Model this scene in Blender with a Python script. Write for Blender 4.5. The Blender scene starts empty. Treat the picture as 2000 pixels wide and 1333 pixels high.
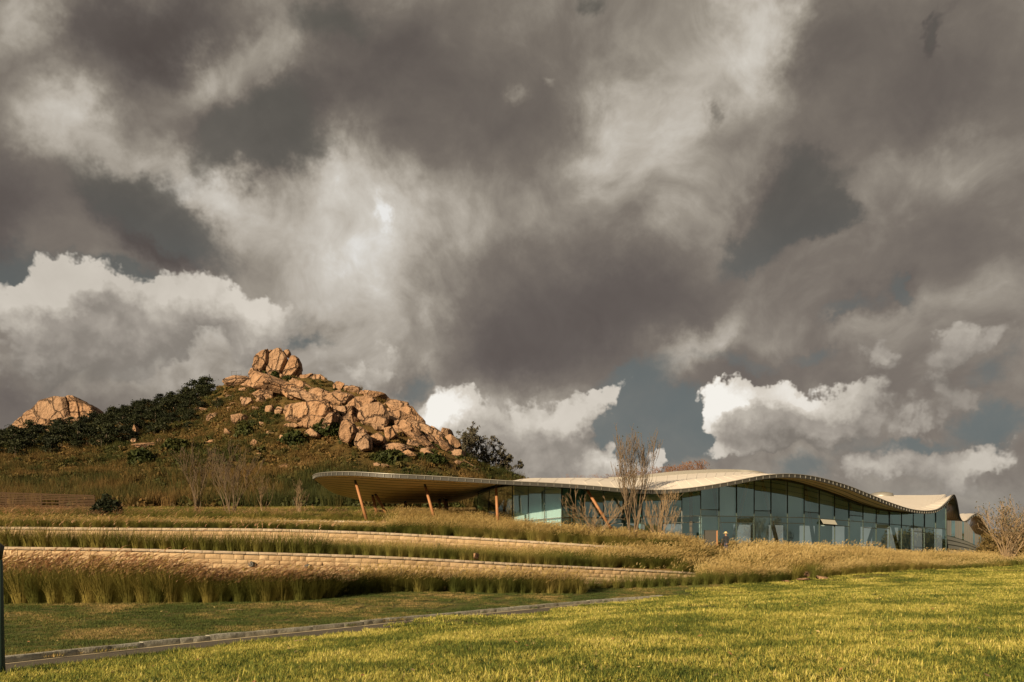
import bpy, bmesh, math, random
import numpy as np
from mathutils import Vector, Matrix, Euler
R = math.radians
scene = bpy.context.scene
F = 1556.0          # focal length in pixels of the 2000 px wide frame
HY = 1075.0         # row of the horizon
EYE = 1.6

def W(px, py, d):
    """point at ground distance d seen in the direction of a pixel (used once, to survey the place)"""
    return Vector(((px - 1000.0) / F * d, d, EYE + (HY - py) / F * d))

# ------------------------------------------------------------------ camera
cam = bpy.data.cameras.new('camera')
cam.lens = 28.0
cam.sensor_width = 36.0
cam.shift_y = (HY - 666.5) / 2000.0
cam.clip_start = 0.1
cam.clip_end = 6000.0
cam_o = bpy.data.objects.new('camera', cam)
cam_o.location = (0, 0, EYE)
cam_o.rotation_euler = (R(90), 0, 0)
scene.collection.objects.link(cam_o)
scene.camera = cam_o

# ------------------------------------------------------------------ sun
SUN_EL, SUN_AZ = R(16.0), R(32.0)      # azimuth: left of straight behind the viewer
sun_dir = Vector((-math.sin(SUN_AZ) * math.cos(SUN_EL), -math.cos(SUN_AZ) * math.cos(SUN_EL), math.sin(SUN_EL)))
sl = bpy.data.lights.new('sun', 'SUN')
sl.energy = 5.0
sl.angle = R(0.5)
sl.color = (1.0, 0.77, 0.48)
so = bpy.data.objects.new('sun', sl)
so.rotation_euler = sun_dir.to_track_quat('Z', 'Y').to_euler()
so.location = (0, 0, 60)
scene.collection.objects.link(so)

# ------------------------------------------------------------------ exposure
scene.view_settings.view_transform = 'Standard'
scene.view_settings.look = 'None'
scene.view_settings.exposure = 0.9
scene.view_settings.gamma = 1.0
scene.view_settings.use_curve_mapping = False
scene.render.engine = 'CYCLES'
scene.cycles.use_denoising = True
scene.cycles.denoising_input_passes = 'RGB_ALBEDO_NORMAL'
scene.cycles.denoising_prefilter = 'ACCURATE'
scene.cycles.max_bounces = 6
scene.cycles.diffuse_bounces = 3
scene.cycles.glossy_bounces = 3
scene.cycles.transparent_max_bounces = 12
scene.cycles.use_adaptive_sampling = True
scene.cycles.adaptive_threshold = 0.006
scene.cycles.adaptive_min_samples = 16

# ------------------------------------------------------------------ world: Nishita sky behind procedural storm clouds
world = bpy.data.worlds.new('World')
scene.world = world
world.use_nodes = True

class NT:
    """small helper for building node trees"""
    def __init__(s, tree): s.t = tree
    def n(s, kind, **kw):
        nd = s.t.nodes.new(kind)
        for k, v in kw.items(): setattr(nd, k, v)
        return nd
    def put(s, sock, v):
        if isinstance(v, bpy.types.NodeSocket): s.t.links.new(v, sock)
        else: sock.default_value = v
    def m(s, op, a, b=0.0, c=0.0, clamp=False):
        nd = s.n('ShaderNodeMath', operation=op, use_clamp=clamp)
        s.put(nd.inputs[0], a); s.put(nd.inputs[1], b); s.put(nd.inputs[2], c)
        return nd.outputs[0]
    def v(s, op, a, b=None, sc=None):
        nd = s.n('ShaderNodeVectorMath', operation=op)
        s.put(nd.inputs[0], a)
        if b is not None: s.put(nd.inputs[1], b)
        if sc is not None: s.put(nd.inputs['Scale'], sc)
        return nd.outputs[1] if op in ('LENGTH', 'DOT_PRODUCT') else nd.outputs[0]
    def noise(s, vec, scale, detail=4.0, rough=0.5, lac=2.0, color=False, dist=0.0):
        nd = s.n('ShaderNodeTexNoise')
        s.put(nd.inputs['Vector'], vec)
        nd.inputs['Scale'].default_value = scale; nd.inputs['Detail'].default_value = detail
        nd.inputs['Roughness'].default_value = rough; nd.inputs['Lacunarity'].default_value = lac
        nd.inputs['Distortion'].default_value = dist
        return nd.outputs['Color' if color else 'Fac']
    def rng(s, x, a, b, c=0.0, d=1.0, smooth=True):
        nd = s.n('ShaderNodeMapRange', interpolation_type='SMOOTHSTEP' if smooth else 'LINEAR')
        s.put(nd.inputs[0], x); s.put(nd.inputs[1], a); s.put(nd.inputs[2], b); s.put(nd.inputs[3], c); s.put(nd.inputs[4], d)
        return nd.outputs[0]
    def mix(s, f, a, b, mode='MIX'):
        nd = s.n('ShaderNodeMix', data_type='RGBA', blend_type=mode)
        s.put(nd.inputs[0], f)
        for i, c in ((6, a), (7, b)):
            if isinstance(c, bpy.types.NodeSocket): s.t.links.new(c, nd.inputs[i])
            else: nd.inputs[i].default_value = (*c[:3], 1)
        return nd.outputs[2]
    def ramp(s, x, stops, interp='LINEAR'):
        nd = s.n('ShaderNodeValToRGB')
        s.put(nd.inputs[0], x)
        cr = nd.color_ramp; cr.interpolation = interp
        while len(cr.elements) < len(stops): cr.elements.new(0.5)
        for e, (p, c) in zip(cr.elements, stops):
            e.position = p; e.color = (*c[:3], 1)
        return nd.outputs[0]

def srgb(r, g, b):
    f = lambda c: ((c / 255 + 0.055) / 1.055) ** 2.4 if c > 10 else c / 255 / 12.92
    return (f(r), f(g), f(b))

def blob(nt, vec, px, py, rx, ry, ang, w):
    """soft ellipse of cloud in a direction of the sky, reaching zero at its rim"""
    v = Vector(((px - 1000) / F, 1.0, (HY - py) / F)); n = v.length; c = v.normalized()
    e1 = Vector((1, 0, 0)) - c * c.x; e1.normalize(); e2 = c.cross(e1) * -1.0
    if e2.z < 0: e2 = -e2
    a = R(ang); f1 = e1 * math.cos(a) + e2 * math.sin(a); f2 = -e1 * math.sin(a) + e2 * math.cos(a)
    f3 = f1.cross(f2)
    mt = Matrix((f1, f2, f3)).transposed()
    mp = nt.n('ShaderNodeMapping', vector_type='TEXTURE')
    nt.put(mp.inputs[0], vec)
    mp.inputs['Location'].default_value = c
    mp.inputs['Rotation'].default_value = mt.to_euler('XYZ')
    k = n ** 1.3
    mp.inputs['Scale'].default_value = (rx / F / k, ry / F / k, 0.8)
    g = nt.n('ShaderNodeTexGradient', gradient_type='SPHERICAL')
    nt.put(g.inputs[0], mp.outputs[0])
    return nt.rng(g.outputs['Fac'], 0.0, 1.0, 0.0, w)

def blob_sum(nt, vec, rows, base=0.0):
    acc = base
    for r in rows: acc = nt.m('ADD', acc, blob(nt, vec, *r))
    return acc
# soft tone of the cloud deck: px, py, rx, ry, angle, weight
SOFT = [
 (300,60,420,150,5,-.36),(560,240,260,150,25,-.34),(430,270,240,110,0,-.22),(300,400,230,120,-45,-.34),(30,330,150,170,0,-.20),
 (0,520,90,220,0,-.26),(330,500,150,90,-35,-.30),(650,20,150,110,30,-.20),(20,10,120,130,-50,.30),(90,120,170,100,-60,.18),
 (160,260,220,90,-42,.24),(300,330,250,100,-38,.28),(430,390,260,130,-25,.26),(480,110,260,90,28,.16),(590,60,130,90,45,.12),(400,110,70,60,0,.10),
 (670,330,140,200,75,.30),(730,440,170,170,0,.28),(742,428,34,42,0,.24),(600,480,280,170,-15,.22),(640,600,260,160,0,.22),(880,430,220,130,10,.16),
 (820,520,300,160,0,.10),(870,190,330,230,10,-.17),(760,90,200,130,0,-.12),(1040,230,220,170,0,-.10),(1010,180,40,24,-30,.14),(1072,157,26,22,0,.18),
 (1270,240,230,240,60,.22),(1210,210,90,170,-20,.12),(1340,320,260,200,0,.12),(1480,50,110,170,20,.34),(1380,70,200,160,0,.12),
 (1200,120,140,120,0,-.06),(1750,130,380,230,-10,-.20),(1570,90,120,140,-30,-.10),(1530,390,170,120,40,-.26),(1540,300,90,90,0,-.20),(1600,420,110,50,20,-.2),(1390,190,26,50,10,-.16),(1800,60,26,70,-25,-.22),
 (1850,290,200,120,30,.12),(1720,330,300,100,20,.06),(1900,480,250,110,0,-.10),(1960,260,200,300,0,-.04),
 (1120,620,430,190,0,-.26),(1000,520,260,120,0,-.06),(1250,560,260,160,0,-.10),(940,680,230,110,-10,-.14),(1450,560,240,120,0,-.03),(1650,540,320,120,0,-.08),
 (300,620,420,150,0,.10),(120,600,240,120,0,.08),(100,760,400,130,0,-.08),(470,690,260,120,0,.06),(590,650,80,60,-30,-.18),(700,720,160,110,0,.06),(780,730,70,50,-40,-.18),
 (1540,640,300,110,0,-.06),(1740,660,160,90,20,.05),(1900,640,200,120,0,.02),(1790,560,70,60,-50,-.14),(1700,590,110,50,20,-.12),
 (1345,705,120,70,10,.26),(1400,660,60,110,-35,.20),(1690,640,140,70,10,.10),(1540,680,120,60,0,.08),(1480,720,160,70,0,-.12),(1630,680,130,60,0,-.10),(250,690,480,190,0,.16),(60,820,300,120,0,-.14),(560,760,260,140,0,.10),(1620,930,400,90,0,.10),(980,860,260,180,0,.14),(740,640,240,200,0,.12),(1450,770,500,120,0,-.10),
 (1000,850,300,150,0,.16),(150,780,300,90,0,-.05),(300,740,300,100,0,.04),(1900,980,250,50,0,.16),
]
# crisp cumulus: px, py, rx, ry, angle, weight
HARD = [
 # far left bank
 (20,570,110,80,0,.75),(140,560,150,100,0,1.0),(220,600,190,130,0,1.0),(330,590,140,100,0,1.0),(460,590,125,95,0,1.1),(540,640,130,110,0,.9),(90,640,170,130,0,.8),(350,690,360,130,0,.9),(100,720,260,140,0,.7),(650,730,140,90,10,.8),(740,760,110,80,0,.6),
 # bright bank right of the hill
 (870,800,115,100,0,1.15),(930,830,170,120,0,1.1),(1060,850,160,110,0,1.05),(1120,810,110,60,20,.9),(1190,775,80,42,15,.95),(1060,930,170,90,0,.9),(840,860,110,110,0,.9),
 # small one beside the bare tree
 (1175,895,60,52,0,1.1),(1160,935,80,50,0,1.0),(1240,925,90,50,0,.9),(1290,905,40,36,0,.9),
 # the big white cumulus
 (1400,830,85,75,0,1.2),(1440,815,95,80,0,1.2),(1470,785,75,60,0,1.05),(1530,800,100,78,0,1.1),(1600,785,105,88,0,1.2),(1650,820,100,80,0,1.1),(1540,865,220,80,0,1.15),(1400,905,90,42,0,.9),(1470,890,110,50,0,.8),
 # ragged clouds on the right
 (1730,790,90,80,0,.8),(1780,850,120,70,0,.85),(1830,740,110,90,0,.85),(1760,690,80,60,30,.65),(1910,800,110,80,0,.75),(1930,690,110,60,15,.75),(1880,650,90,60,0,.6),
 (1750,910,100,48,0,.9),(1860,925,110,50,0,.9),(1950,905,120,55,0,1.0),(1900,965,220,45,0,.9),(1690,935,110,45,0,.75),(1640,975,200,40,0,.7),

]
# openings in the deck where the sky behind shows
OPEN = [(480,250,300,110,28,.95),(560,300,190,100,0,.7),(330,430,260,90,-42,.9),(230,540,170,50,-10,.8),(30,540,120,110,0,.8),(590,655,90,40,-20,.55),(650,25,170,90,0,.7),
 (1545,400,190,110,45,.95),(1620,410,110,60,10,.8),(1450,480,110,60,30,.6),(1540,290,90,80,0,.55),(1170,0,80,45,0,.6),(1800,60,34,90,-25,.6),(1392,190,30,56,10,.55),
 (1270,815,220,110,-10,1.2),(1310,885,140,90,0,1.0),(1200,870,120,80,0,.8),(1960,850,120,90,0,.8),(1960,740,90,70,0,.5),(805,742,70,60,0,.7),(1480,715,130,50,0,.6),(1620,690,120,40,0,.6),(1790,570,90,36,-40,.7),(1690,600,120,40,25,.6),(1570,945,130,60,0,.8),(1800,890,110,40,0,.8),(1650,870,200,90,0,.4),(1300,720,200,50,10,.4),(560,610,50,50,0,.3)]
CLEAR_AXIS = Vector((0.0, math.cos(R(20)), math.sin(R(20))))
def build_sky():
    t = world.node_tree; t.nodes.clear(); q = NT(t)
    tc = q.n('ShaderNodeTexCoord'); d0 = tc.outputs['Generated']
    L = Vector((-0.62, -0.25, 0.75)).normalized()     # where the clouds are lit from
    g = bpy.data.node_groups.new('cumulus_density', 'ShaderNodeTree')
    g.interface.new_socket('Vector', in_out='INPUT', socket_type='NodeSocketVector')
    g.interface.new_socket('Warped', in_out='INPUT', socket_type='NodeSocketVector')
    g.interface.new_socket('Density', in_out='OUTPUT', socket_type='NodeSocketFloat')
    gq = NT(g); gi = gq.n('NodeGroupInput'); go = gq.n('NodeGroupOutput')
    vin = gi.outputs[0]
    H = gq.m('MINIMUM', blob_sum(gq, gi.outputs[1], HARD), 1.3)
    wv = gq.v('ADD', vin, gq.v('SCALE', gq.v('SUBTRACT', gi.outputs[1], vin), sc=0.45))
    vo = gq.n('ShaderNodeTexVoronoi', feature='F1', normalize=False); gq.put(vo.inputs['Vector'], wv); vo.inputs['Scale'].default_value = 15.0; vo.inputs['Detail'].default_value = 2.6; vo.inputs['Roughness'].default_value = 0.62; vo.inputs['Lacunarity'].default_value = 2.2
    bil = gq.noise(vin, 26.0, 4.0, 0.6)
    H = gq.m('ADD', H, gq.m('MULTIPLY', gq.m('SUBTRACT', 0.72, vo.outputs['Distance']), 0.62))
    H = gq.m('ADD', H, gq.m('MULTIPLY', gq.m('SUBTRACT', bil, 0.5), 0.5))
    g.links.new(H, go.inputs[0])
    def dens(vec, wv):
        n = q.n('ShaderNodeGroup'); n.node_tree = g; q.put(n.inputs[0], vec); q.put(n.inputs[1], wv); return n.outputs[0]
    wa = q.v('SUBTRACT', q.noise(d0, 3.2, 3.0, 0.6, color=True), (0.5, 0.5, 0.5))
    wb = q.v('SUBTRACT', q.noise(d0, 11.0, 5.0, 0.68, color=True), (0.5, 0.5, 0.5))
    dw = q.v('ADD', d0, q.v('ADD', q.v('SCALE', wa, sc=0.11), q.v('SCALE', wb, sc=0.095)))
    dws = q.v('ADD', d0, q.v('SCALE', wa, sc=0.22))
    n1 = q.noise(dws, 4.5, 8.0, 0.58)
    n1b = q.noise(q.v('ADD', dws, tuple(L * 0.030)), 4.5, 6.0, 0.58)
    relief = q.m('SUBTRACT', n1, n1b)
    T0 = q.m('ADD', 0.38, q.m('MULTIPLY', q.m('SUBTRACT', n1, 0.5), 0.44))
    sep = q.n('ShaderNodeSeparateXYZ'); q.put(sep.inputs[0], d0)
    el = sep.outputs[2]
    sky = q.n('ShaderNodeTexSky', sky_type='NISHITA'); sky.sun_disc = False
    sky.sun_elevation = SUN_EL; sky.sun_rotation = math.atan2(sun_dir.x, sun_dir.y)
    sky.air_density = 1.0; sky.dust_density = 2.0
    nis = q.v('SCALE', sky.outputs[0], sc=0.1)
    clear = q.mix(q.rng(el, 0.16, 0.40), srgb(88, 104, 105), srgb(77, 75, 66))
    clear = q.mix(0.03, clear, nis)
    clear = q.mix(q.rng(n1, 0.35, 0.75, 0.0, 0.38), clear, srgb(128, 122, 112))
    def deck(T, opening):
        amp = q.rng(T, 0.15, 0.6, 0.12, 1.25)
        T = q.m('ADD', T, q.m('MULTIPLY', relief, q.m('MULTIPLY', amp, 1.0)))
        warm = q.ramp(T, [(0.0, srgb(74, 67, 62)), (0.14, srgb(91, 84, 78)), (0.32, srgb(118, 110, 100)), (0.50, srgb(154, 146, 133)), (0.66, srgb(186, 178, 165)), (0.84, srgb(212, 206, 195)), (1.0, srgb(240, 239, 235))])
        c = q.mix(opening, warm, clear)
        c = q.mix(q.rng(el, 0.1, 0.7, 0.18, 0.04), c, srgb(140, 130, 130))
        return c
    T = blob_sum(q, dw, SOFT, T0)
    O = q.m('ADD', blob_sum(q, dw, OPEN), q.m('MULTIPLY', q.m('SUBTRACT', 0.5, n1), 1.0))
    dk = deck(T, q.m('MULTIPLY', q.rng(O, 0.20, 0.72), 0.84))
    D = dens(d0, dw)
    D1 = dens(q.v('ADD', d0, tuple(L * 0.020)), q.v('ADD', dw, tuple(L * 0.035)))
    mask = q.rng(D, 0.30, 0.62)
    sh = q.m('ADD', q.m('MULTIPLY', q.m('SUBTRACT', D, D1), 0.36), 0.50)
    sh = q.m('ADD', q.m('MINIMUM', sh, 0.80), q.m('MULTIPLY', relief, 0.5))
    bright = blob_sum(q, dw, [(1410,810,110,80,0,.34),(1600,770,160,90,0,.16),(850,790,110,90,0,.30),(1180,890,90,60,0,.2),(200,560,420,120,0,-.10),(480,570,120,90,0,.08),(1340,700,140,90,0,-.10),(1850,740,300,190,0,-.24),(1540,885,230,55,0,-.20),(150,740,500,160,0,-.34),(1650,640,350,110,0,-.26),(740,770,160,100,0,-.12),(1380,690,150,90,0,-.16),(1050,900,260,120,0,-.08),(1850,930,300,80,0,-.12)])
    sh = q.m('ADD', sh, bright)
    ccol = q.ramp(sh, [(0.0, srgb(98, 94, 89)), (0.22, srgb(126, 119, 111)), (0.45, srgb(160, 152, 142)), (0.66, srgb(190, 182, 170)), (0.86, srgb(216, 208, 196)), (1.0, srgb(244, 240, 232))])
    col = q.mix(q.m('MULTIPLY', mask, q.rng(sh, -0.18, 0.34)), dk, ccol)
    air = q.rng(el, 0.0, 0.10, 0.35, 0.0)
    def bg(c):
        b = q.n('ShaderNodeBackground'); b.inputs['Strength'].default_value = 0.054
        q.put(b.inputs['Color'], q.v('SCALE', q.mix(air, c, srgb(150, 150, 142)), sc=10.0)); return b.outputs[0]
    def mixsh(f, a, b):
        n = q.n('ShaderNodeMixShader'); q.put(n.inputs[0], f); t.links.new(a, n.inputs[1]); t.links.new(b, n.inputs[2]); return n.outputs[0]
    # the low cumulus bank only exists low in this part of the sky, the named clouds only within 52 degrees of it
    ax = q.v('DOT_PRODUCT', d0, tuple(CLEAR_AXIS))
    near_front = q.m('GREATER_THAN', ax, math.cos(R(54)))
    low = q.m('LESS_THAN', el, 0.46)
    s_front = mixsh(low, bg(dk), bg(col))
    out = q.n('ShaderNodeOutputWorld')
    t.links.new(mixsh(near_front, bg(deck(T0, 0.0)), s_front), out.inputs[0])
build_sky()
# ------------------------------------------------------------------ helpers
rng = np.random.default_rng(7)
random.seed(7)
COL = scene.collection
PROTO = bpy.data.collections.new('prototypes')        # never linked: source shapes for scatters

def tag(o, label=None, cat=None, group=None, kind=None):
    if label: o['label'] = label
    if cat: o['category'] = cat
    if group: o['group'] = group
    if kind: o['kind'] = kind
    return o

def link(name, data, parent=None, loc=None):
    o = bpy.data.objects.new(name, data); COL.objects.link(o)
    if parent is not None: o.parent = parent
    if loc is not None: o.location = loc
    return o

class MB:
    """collects geometry for one mesh"""
    def __init__(s): s.v = []; s.f = []; s.mi = []; s.n = 0
    def add(s, v, f, mi=0):
        v = np.asarray(v, float).reshape(-1, 3); s.v.append(v)
        for q in f: s.f.append([i + s.n for i in q]); s.mi.append(mi)
        s.n += len(v)
    def box(s, c, size, rot=None, mi=0):
        sx, sy, sz = [k / 2 for k in size]
        v = np.array([(x, y, z) for x in (-sx, sx) for y in (-sy, sy) for z in (-sz, sz)])
        if rot is not None: v = v @ np.array(rot.to_matrix() if hasattr(rot, 'to_matrix') else rot).T
        s.add(v + np.array(c), [(0, 1, 3, 2), (4, 6, 7, 5), (0, 4, 5, 1), (2, 3, 7, 6), (0, 2, 6, 4), (1, 5, 7, 3)], mi)
    def quadbox(s, a, b, up, out):
        """a bar from a to b with cross vectors up and out"""
        a, b, up, out = [np.array(k, float) for k in (a, b, up, out)]
        v = [a, a + up, a + up + out, a + out, b, b + up, b + up + out, b + out]
        s.add(v, [(0, 1, 2, 3), (7, 6, 5, 4), (0, 4, 5, 1), (1, 5, 6, 2), (2, 6, 7, 3), (3, 7, 4, 0)])
    def tube(s, pts, rad, sides=6, mi=0, caps=True):
        pts = [np.array(p, float) for p in pts]; n = len(pts)
        rings = []
        for i, p in enumerate(pts):
            t = pts[min(i + 1, n - 1)] - pts[max(i - 1, 0)]; t = t / (np.linalg.norm(t) + 1e-9)
            a = np.cross(t, (0.31, 0.95, 0.05)); a /= np.linalg.norm(a) + 1e-9; b = np.cross(t, a)
            for k in range(sides):
                an = 2 * math.pi * k / sides
                rings.append(p + (a * math.cos(an) + b * math.sin(an)) * rad[i])
        f = []
        for i in range(n - 1):
            for k in range(sides):
                k2 = (k + 1) % sides
                f.append((i * sides + k, i * sides + k2, (i + 1) * sides + k2, (i + 1) * sides + k))
        if caps:
            f.append(tuple(range(sides))[::-1]); f.append(tuple((n - 1) * sides + k for k in range(sides)))
        s.add(rings, f, mi)
    def grid(s, P, mi=0, flip=False):
        nu, nv = P.shape[:2]; idx = np.arange(nu * nv).reshape(nu, nv)
        f = np.stack([idx[:-1, :-1], idx[1:, :-1], idx[1:, 1:], idx[:-1, 1:]], -1).reshape(-1, 4)
        if flip: f = f[:, ::-1]
        s.add(P.reshape(-1, 3), f.tolist(), mi)
    def mesh(s, name, mats, smooth=False):
        me = bpy.data.meshes.new(name)
        V = np.concatenate(s.v) if s.v else np.zeros((0, 3))
        me.from_pydata(V.tolist(), [], s.f)
        for m in (mats if isinstance(mats, (list, tuple)) else [mats]): me.materials.append(m)
        if any(s.mi): me.polygons.foreach_set('material_index', s.mi)
        if smooth: me.polygons.foreach_set('use_smooth', [True] * len(me.polygons))
        me.update(); return me
    def obj(s, name, mats, parent=None, smooth=False, loc=None):
        return link(name, s.mesh(name, mats, smooth), parent, loc)

def empty(name, loc=(0, 0, 0)):
    o = bpy.data.objects.new(name, None); COL.objects.link(o); o.location = loc; o.empty_display_size = 0.5
    return o

# vectorised value noise
def _hash(ix, iy, iz, seed):
    h = (ix * 374761393 + iy * 668265263 + iz * 2147483647 + seed * 1274126177) & 0xffffffff
    h = ((h ^ (h >> 13)) * 1103515245) & 0xffffffff
    h = (h ^ (h >> 16)) & 0xffffffff
    return h / 4294967295.0
def vnoise(P, seed=0):
    P = np.asarray(P, float); i = np.floor(P).astype(np.int64); f = P - i; f = f * f * (3 - 2 * f)
    out = 0
    for dx in (0, 1):
        for dy in (0, 1):
            for dz in (0, 1):
                w = (f[..., 0] if dx else 1 - f[..., 0]) * (f[..., 1] if dy else 1 - f[..., 1]) * (f[..., 2] if dz else 1 - f[..., 2])
                out = out + w * _hash(i[..., 0] + dx, i[..., 1] + dy, i[..., 2] + dz, seed)
    return out
def fbm(P, octs=4, seed=0, rough=0.5):
    P = np.asarray(P, float); a, s, t = 1.0, 0.0, 0.0
    for k in range(octs):
        s = s + a * (vnoise(P * 2 ** k, seed + k) - 0.5); t += a; a *= rough
    return s / t
def fbm2(x, y, octs=4, seed=0, rough=0.5):
    x, y = np.broadcast_arrays(np.asarray(x, float), np.asarray(y, float))
    return fbm(np.stack([x, y, x * 0 + 0.37], -1), octs, seed, rough)

def crom(pts, n):
    """Catmull-Rom through rows of numbers, n samples per span"""
    P = np.array(pts, float); P = np.vstack([2 * P[0] - P[1], P, 2 * P[-1] - P[-2]]); out = []
    for i in range(1, len(P) - 2):
        for k in range(n):
            t = k / n
            out.append(0.5 * ((2 * P[i]) + (-P[i - 1] + P[i + 1]) * t + (2 * P[i - 1] - 5 * P[i] + 4 * P[i + 1] - P[i + 2]) * t * t + (-P[i - 1] + 3 * P[i] - 3 * P[i + 1] + P[i + 2]) * t ** 3))
    out.append(P[-2]); return np.array(out)

# ------------------------------------------------------------------ materials
def material(name, build, rough=0.8, spec=0.3):
    m = bpy.data.materials.new(name); m.use_nodes = True
    t = m.node_tree; q = NT(t); b = t.nodes['Principled BSDF']
    b.inputs['Roughness'].default_value = rough
    b.inputs['Specular IOR Level'].default_value = spec
    build(q, b, t); return m
def pos(q): return q.n('ShaderNodeNewGeometry').outputs['Position']
def objco(q): return q.n('ShaderNodeTexCoord').outputs['Object']
def orand(q): return q.n('ShaderNodeObjectInfo').outputs['Random']
def bump(q, b, h, dist, strength=1.0):
    n = q.n('ShaderNodeBump'); n.inputs['Strength'].default_value = strength; n.inputs['Distance'].default_value = dist
    q.put(n.inputs['Height'], h); q.put(b.inputs['Normal'], n.outputs[0])
def flat(c, rough=0.6, spec=0.4, metal=0.0, var=0.12, sc=3.0):
    def f(q, b, t):
        n = q.noise(pos(q), sc, 5.0, 0.6)
        q.put(b.inputs['Base Color'], q.mix(q.m('MULTIPLY', n, 1.0), [k * (1 - var) for k in c], [min(1, k * (1 + var)) for k in c]))
        b.inputs['Metallic'].default_value = metal
    return material('paint', f, rough, spec)

def leafmat(name, stops, sc=0.35, transl=0.25, rough=0.6, w_rand=0.5, fine=None, low=(0.0, 1.0)):
    """foliage: colour from a mix of position noise and per-instance variation, some light passes through"""
    def f(q, b, t):
        n = q.noise(pos(q), sc, 3.0, 0.6)
        r = orand(q)
        x = q.m('ADD', q.m('MULTIPLY', r, w_rand), q.m('MULTIPLY', q.rng(n, 0.3, 0.7, low[0], low[1]), 1 - w_rand))
        if fine:
            x = q.m('ADD', x, q.m('MULTIPLY', q.m('SUBTRACT', q.noise(pos(q), fine, 2.0, 0.6), 0.5), 1.5))
        c = q.ramp(x, stops)
        q.put(b.inputs['Base Color'], c)
        tr = q.n('ShaderNodeBsdfTranslucent'); q.put(tr.inputs[0], c)
        ms = q.n('ShaderNodeMixShader'); ms.inputs[0].default_value = transl
        t.links.new(b.outputs[0], ms.inputs[1]); t.links.new(tr.outputs[0], ms.inputs[2])
        t.links.new(ms.outputs[0], t.nodes['Material Output'].inputs[0])
    return material(name, f, rough, 0.15)

def rockf(q, b, t):
    p = pos(q)
    n = q.noise(p, 0.16, 4.0, 0.6); n2 = q.noise(p, 0.8, 5.0, 0.62); n3 = q.noise(p, 7.0, 4.0, 0.6)
    c = q.ramp(q.m('ADD', q.m('MULTIPLY', n, 0.5), q.m('MULTIPLY', n2, 0.5)), [(0.30, (0.095, 0.058, 0.038)), (0.42, (0.24, 0.140, 0.080)), (0.54, (0.34, 0.205, 0.122)), (0.72, (0.40, 0.275, 0.180))])
    c = q.mix(q.m('MULTIPLY', orand(q), 0.55), c, (0.27, 0.19, 0.135))
    c = q.mix(q.m('MULTIPLY', q.rng(q.noise(q.v('MULTIPLY', p, (1, 1, 0.3)), 0.9, 5.0, 0.7), 0.58, 0.72), 0.55), c, (0.09, 0.07, 0.055))
    q.put(b.inputs['Base Color'], c)
    vo = q.n('ShaderNodeTexVoronoi', feature='DISTANCE_TO_EDGE'); vo.inputs['Scale'].default_value = 0.24
    q.put(vo.inputs['Vector'], q.v('ADD', p, q.v('SCALE', q.noise(p, 0.5, 4.0, 0.6, color=True), sc=2.2)))
    crack = q.rng(vo.outputs['Distance'], 0.0, 0.05)
    q.put(b.inputs['Base Color'], q.mix(q.m('MULTIPLY', q.m('SUBTRACT', 1.0, crack), 0.6), c, (0.06, 0.04, 0.03)))
    bump(q, b, q.m('ADD', q.m('MULTIPLY', crack, 0.8), n2), 1.2)
M_rock = material('granite', rockf, 0.9, 0.2)

def stonef(base, dark):
    def f(q, b, t):
        p = pos(q); r = orand(q)
        n = q.noise(p, 2.2, 5.0, 0.65); n2 = q.noise(p, 14.0, 4.0, 0.65)
        c = q.mix(q.rng(n, 0.3, 0.75), dark, base)
        c = q.mix(q.m('MULTIPLY', r, 0.6), c, [base[0] * 0.60, base[1] * 0.55, base[2] * 0.50])
        c = q.mix(q.m('MULTIPLY', q.rng(n2, 0.5, 0.8), 0.35), c, (0.20, 0.16, 0.12))
        q.put(b.inputs['Base Color'], c)
        bump(q, b, q.m('ADD', q.m('MULTIPLY', n, 0.6), q.m('MULTIPLY', n2, 0.5)), 0.05)
    return f
M_wall = material('split_stone', stonef((0.50, 0.38, 0.245), (0.40, 0.29, 0.18)), 0.95, 0.1)
M_cap = material('cap_stone_grey', stonef((0.46, 0.39, 0.31), (0.34, 0.28, 0.22)), 0.95, 0.1)
M_mortar = material('mortar', stonef((0.26, 0.19, 0.12), (0.16, 0.11, 0.07)), 0.95, 0.1)
M_kerb = material('kerb_granite', stonef((0.42, 0.42, 0.37), (0.20, 0.20, 0.17)), 0.9, 0.2)

def soilf(q, b, t):
    p = pos(q); n = q.noise(p, 0.9, 6.0, 0.65); n2 = q.noise(p, 9.0, 5.0, 0.7)
    c = q.ramp(q.m('ADD', q.m('MULTIPLY', n, 0.6), q.m('MULTIPLY', n2, 0.4)), [(0.3, (0.05, 0.065, 0.02)), (0.5, (0.10, 0.10, 0.035)), (0.7, (0.26, 0.18, 0.08))])
    q.put(b.inputs['Base Color'], c); bump(q, b, n2, 0.04)
M_soil = material('grassy_soil', soilf, 0.95, 0.1)
def terf(q, b, t):
    p = pos(q); n = q.noise(p, 0.35, 6.0, 0.65); n2 = q.noise(p, 4.0, 5.0, 0.7)
    c = q.ramp(q.m('ADD', q.m('MULTIPLY', n, 0.5), q.m('MULTIPLY', n2, 0.5)), [(0.3, (0.10, 0.085, 0.03)), (0.5, (0.22, 0.15, 0.06)), (0.7, (0.36, 0.23, 0.10))])
    q.put(b.inputs['Base Color'], c); bump(q, b, n2, 0.05)
M_terr = material('straw_soil', terf, 0.95, 0.1)
def hillf(q, b, t):
    p = pos(q); n = q.noise(p, 0.06, 6.0, 0.65); n2 = q.noise(p, 0.9, 6.0, 0.7)
    c = q.ramp(q.m('ADD', q.m('MULTIPLY', n, 0.5), q.m('MULTIPLY', n2, 0.5)), [(0.35, (0.045, 0.042, 0.014)), (0.5, (0.10, 0.070, 0.024)), (0.64, (0.17, 0.105, 0.040))])
    q.put(b.inputs['Base Color'], c); bump(q, b, n2, 0.5)
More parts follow.
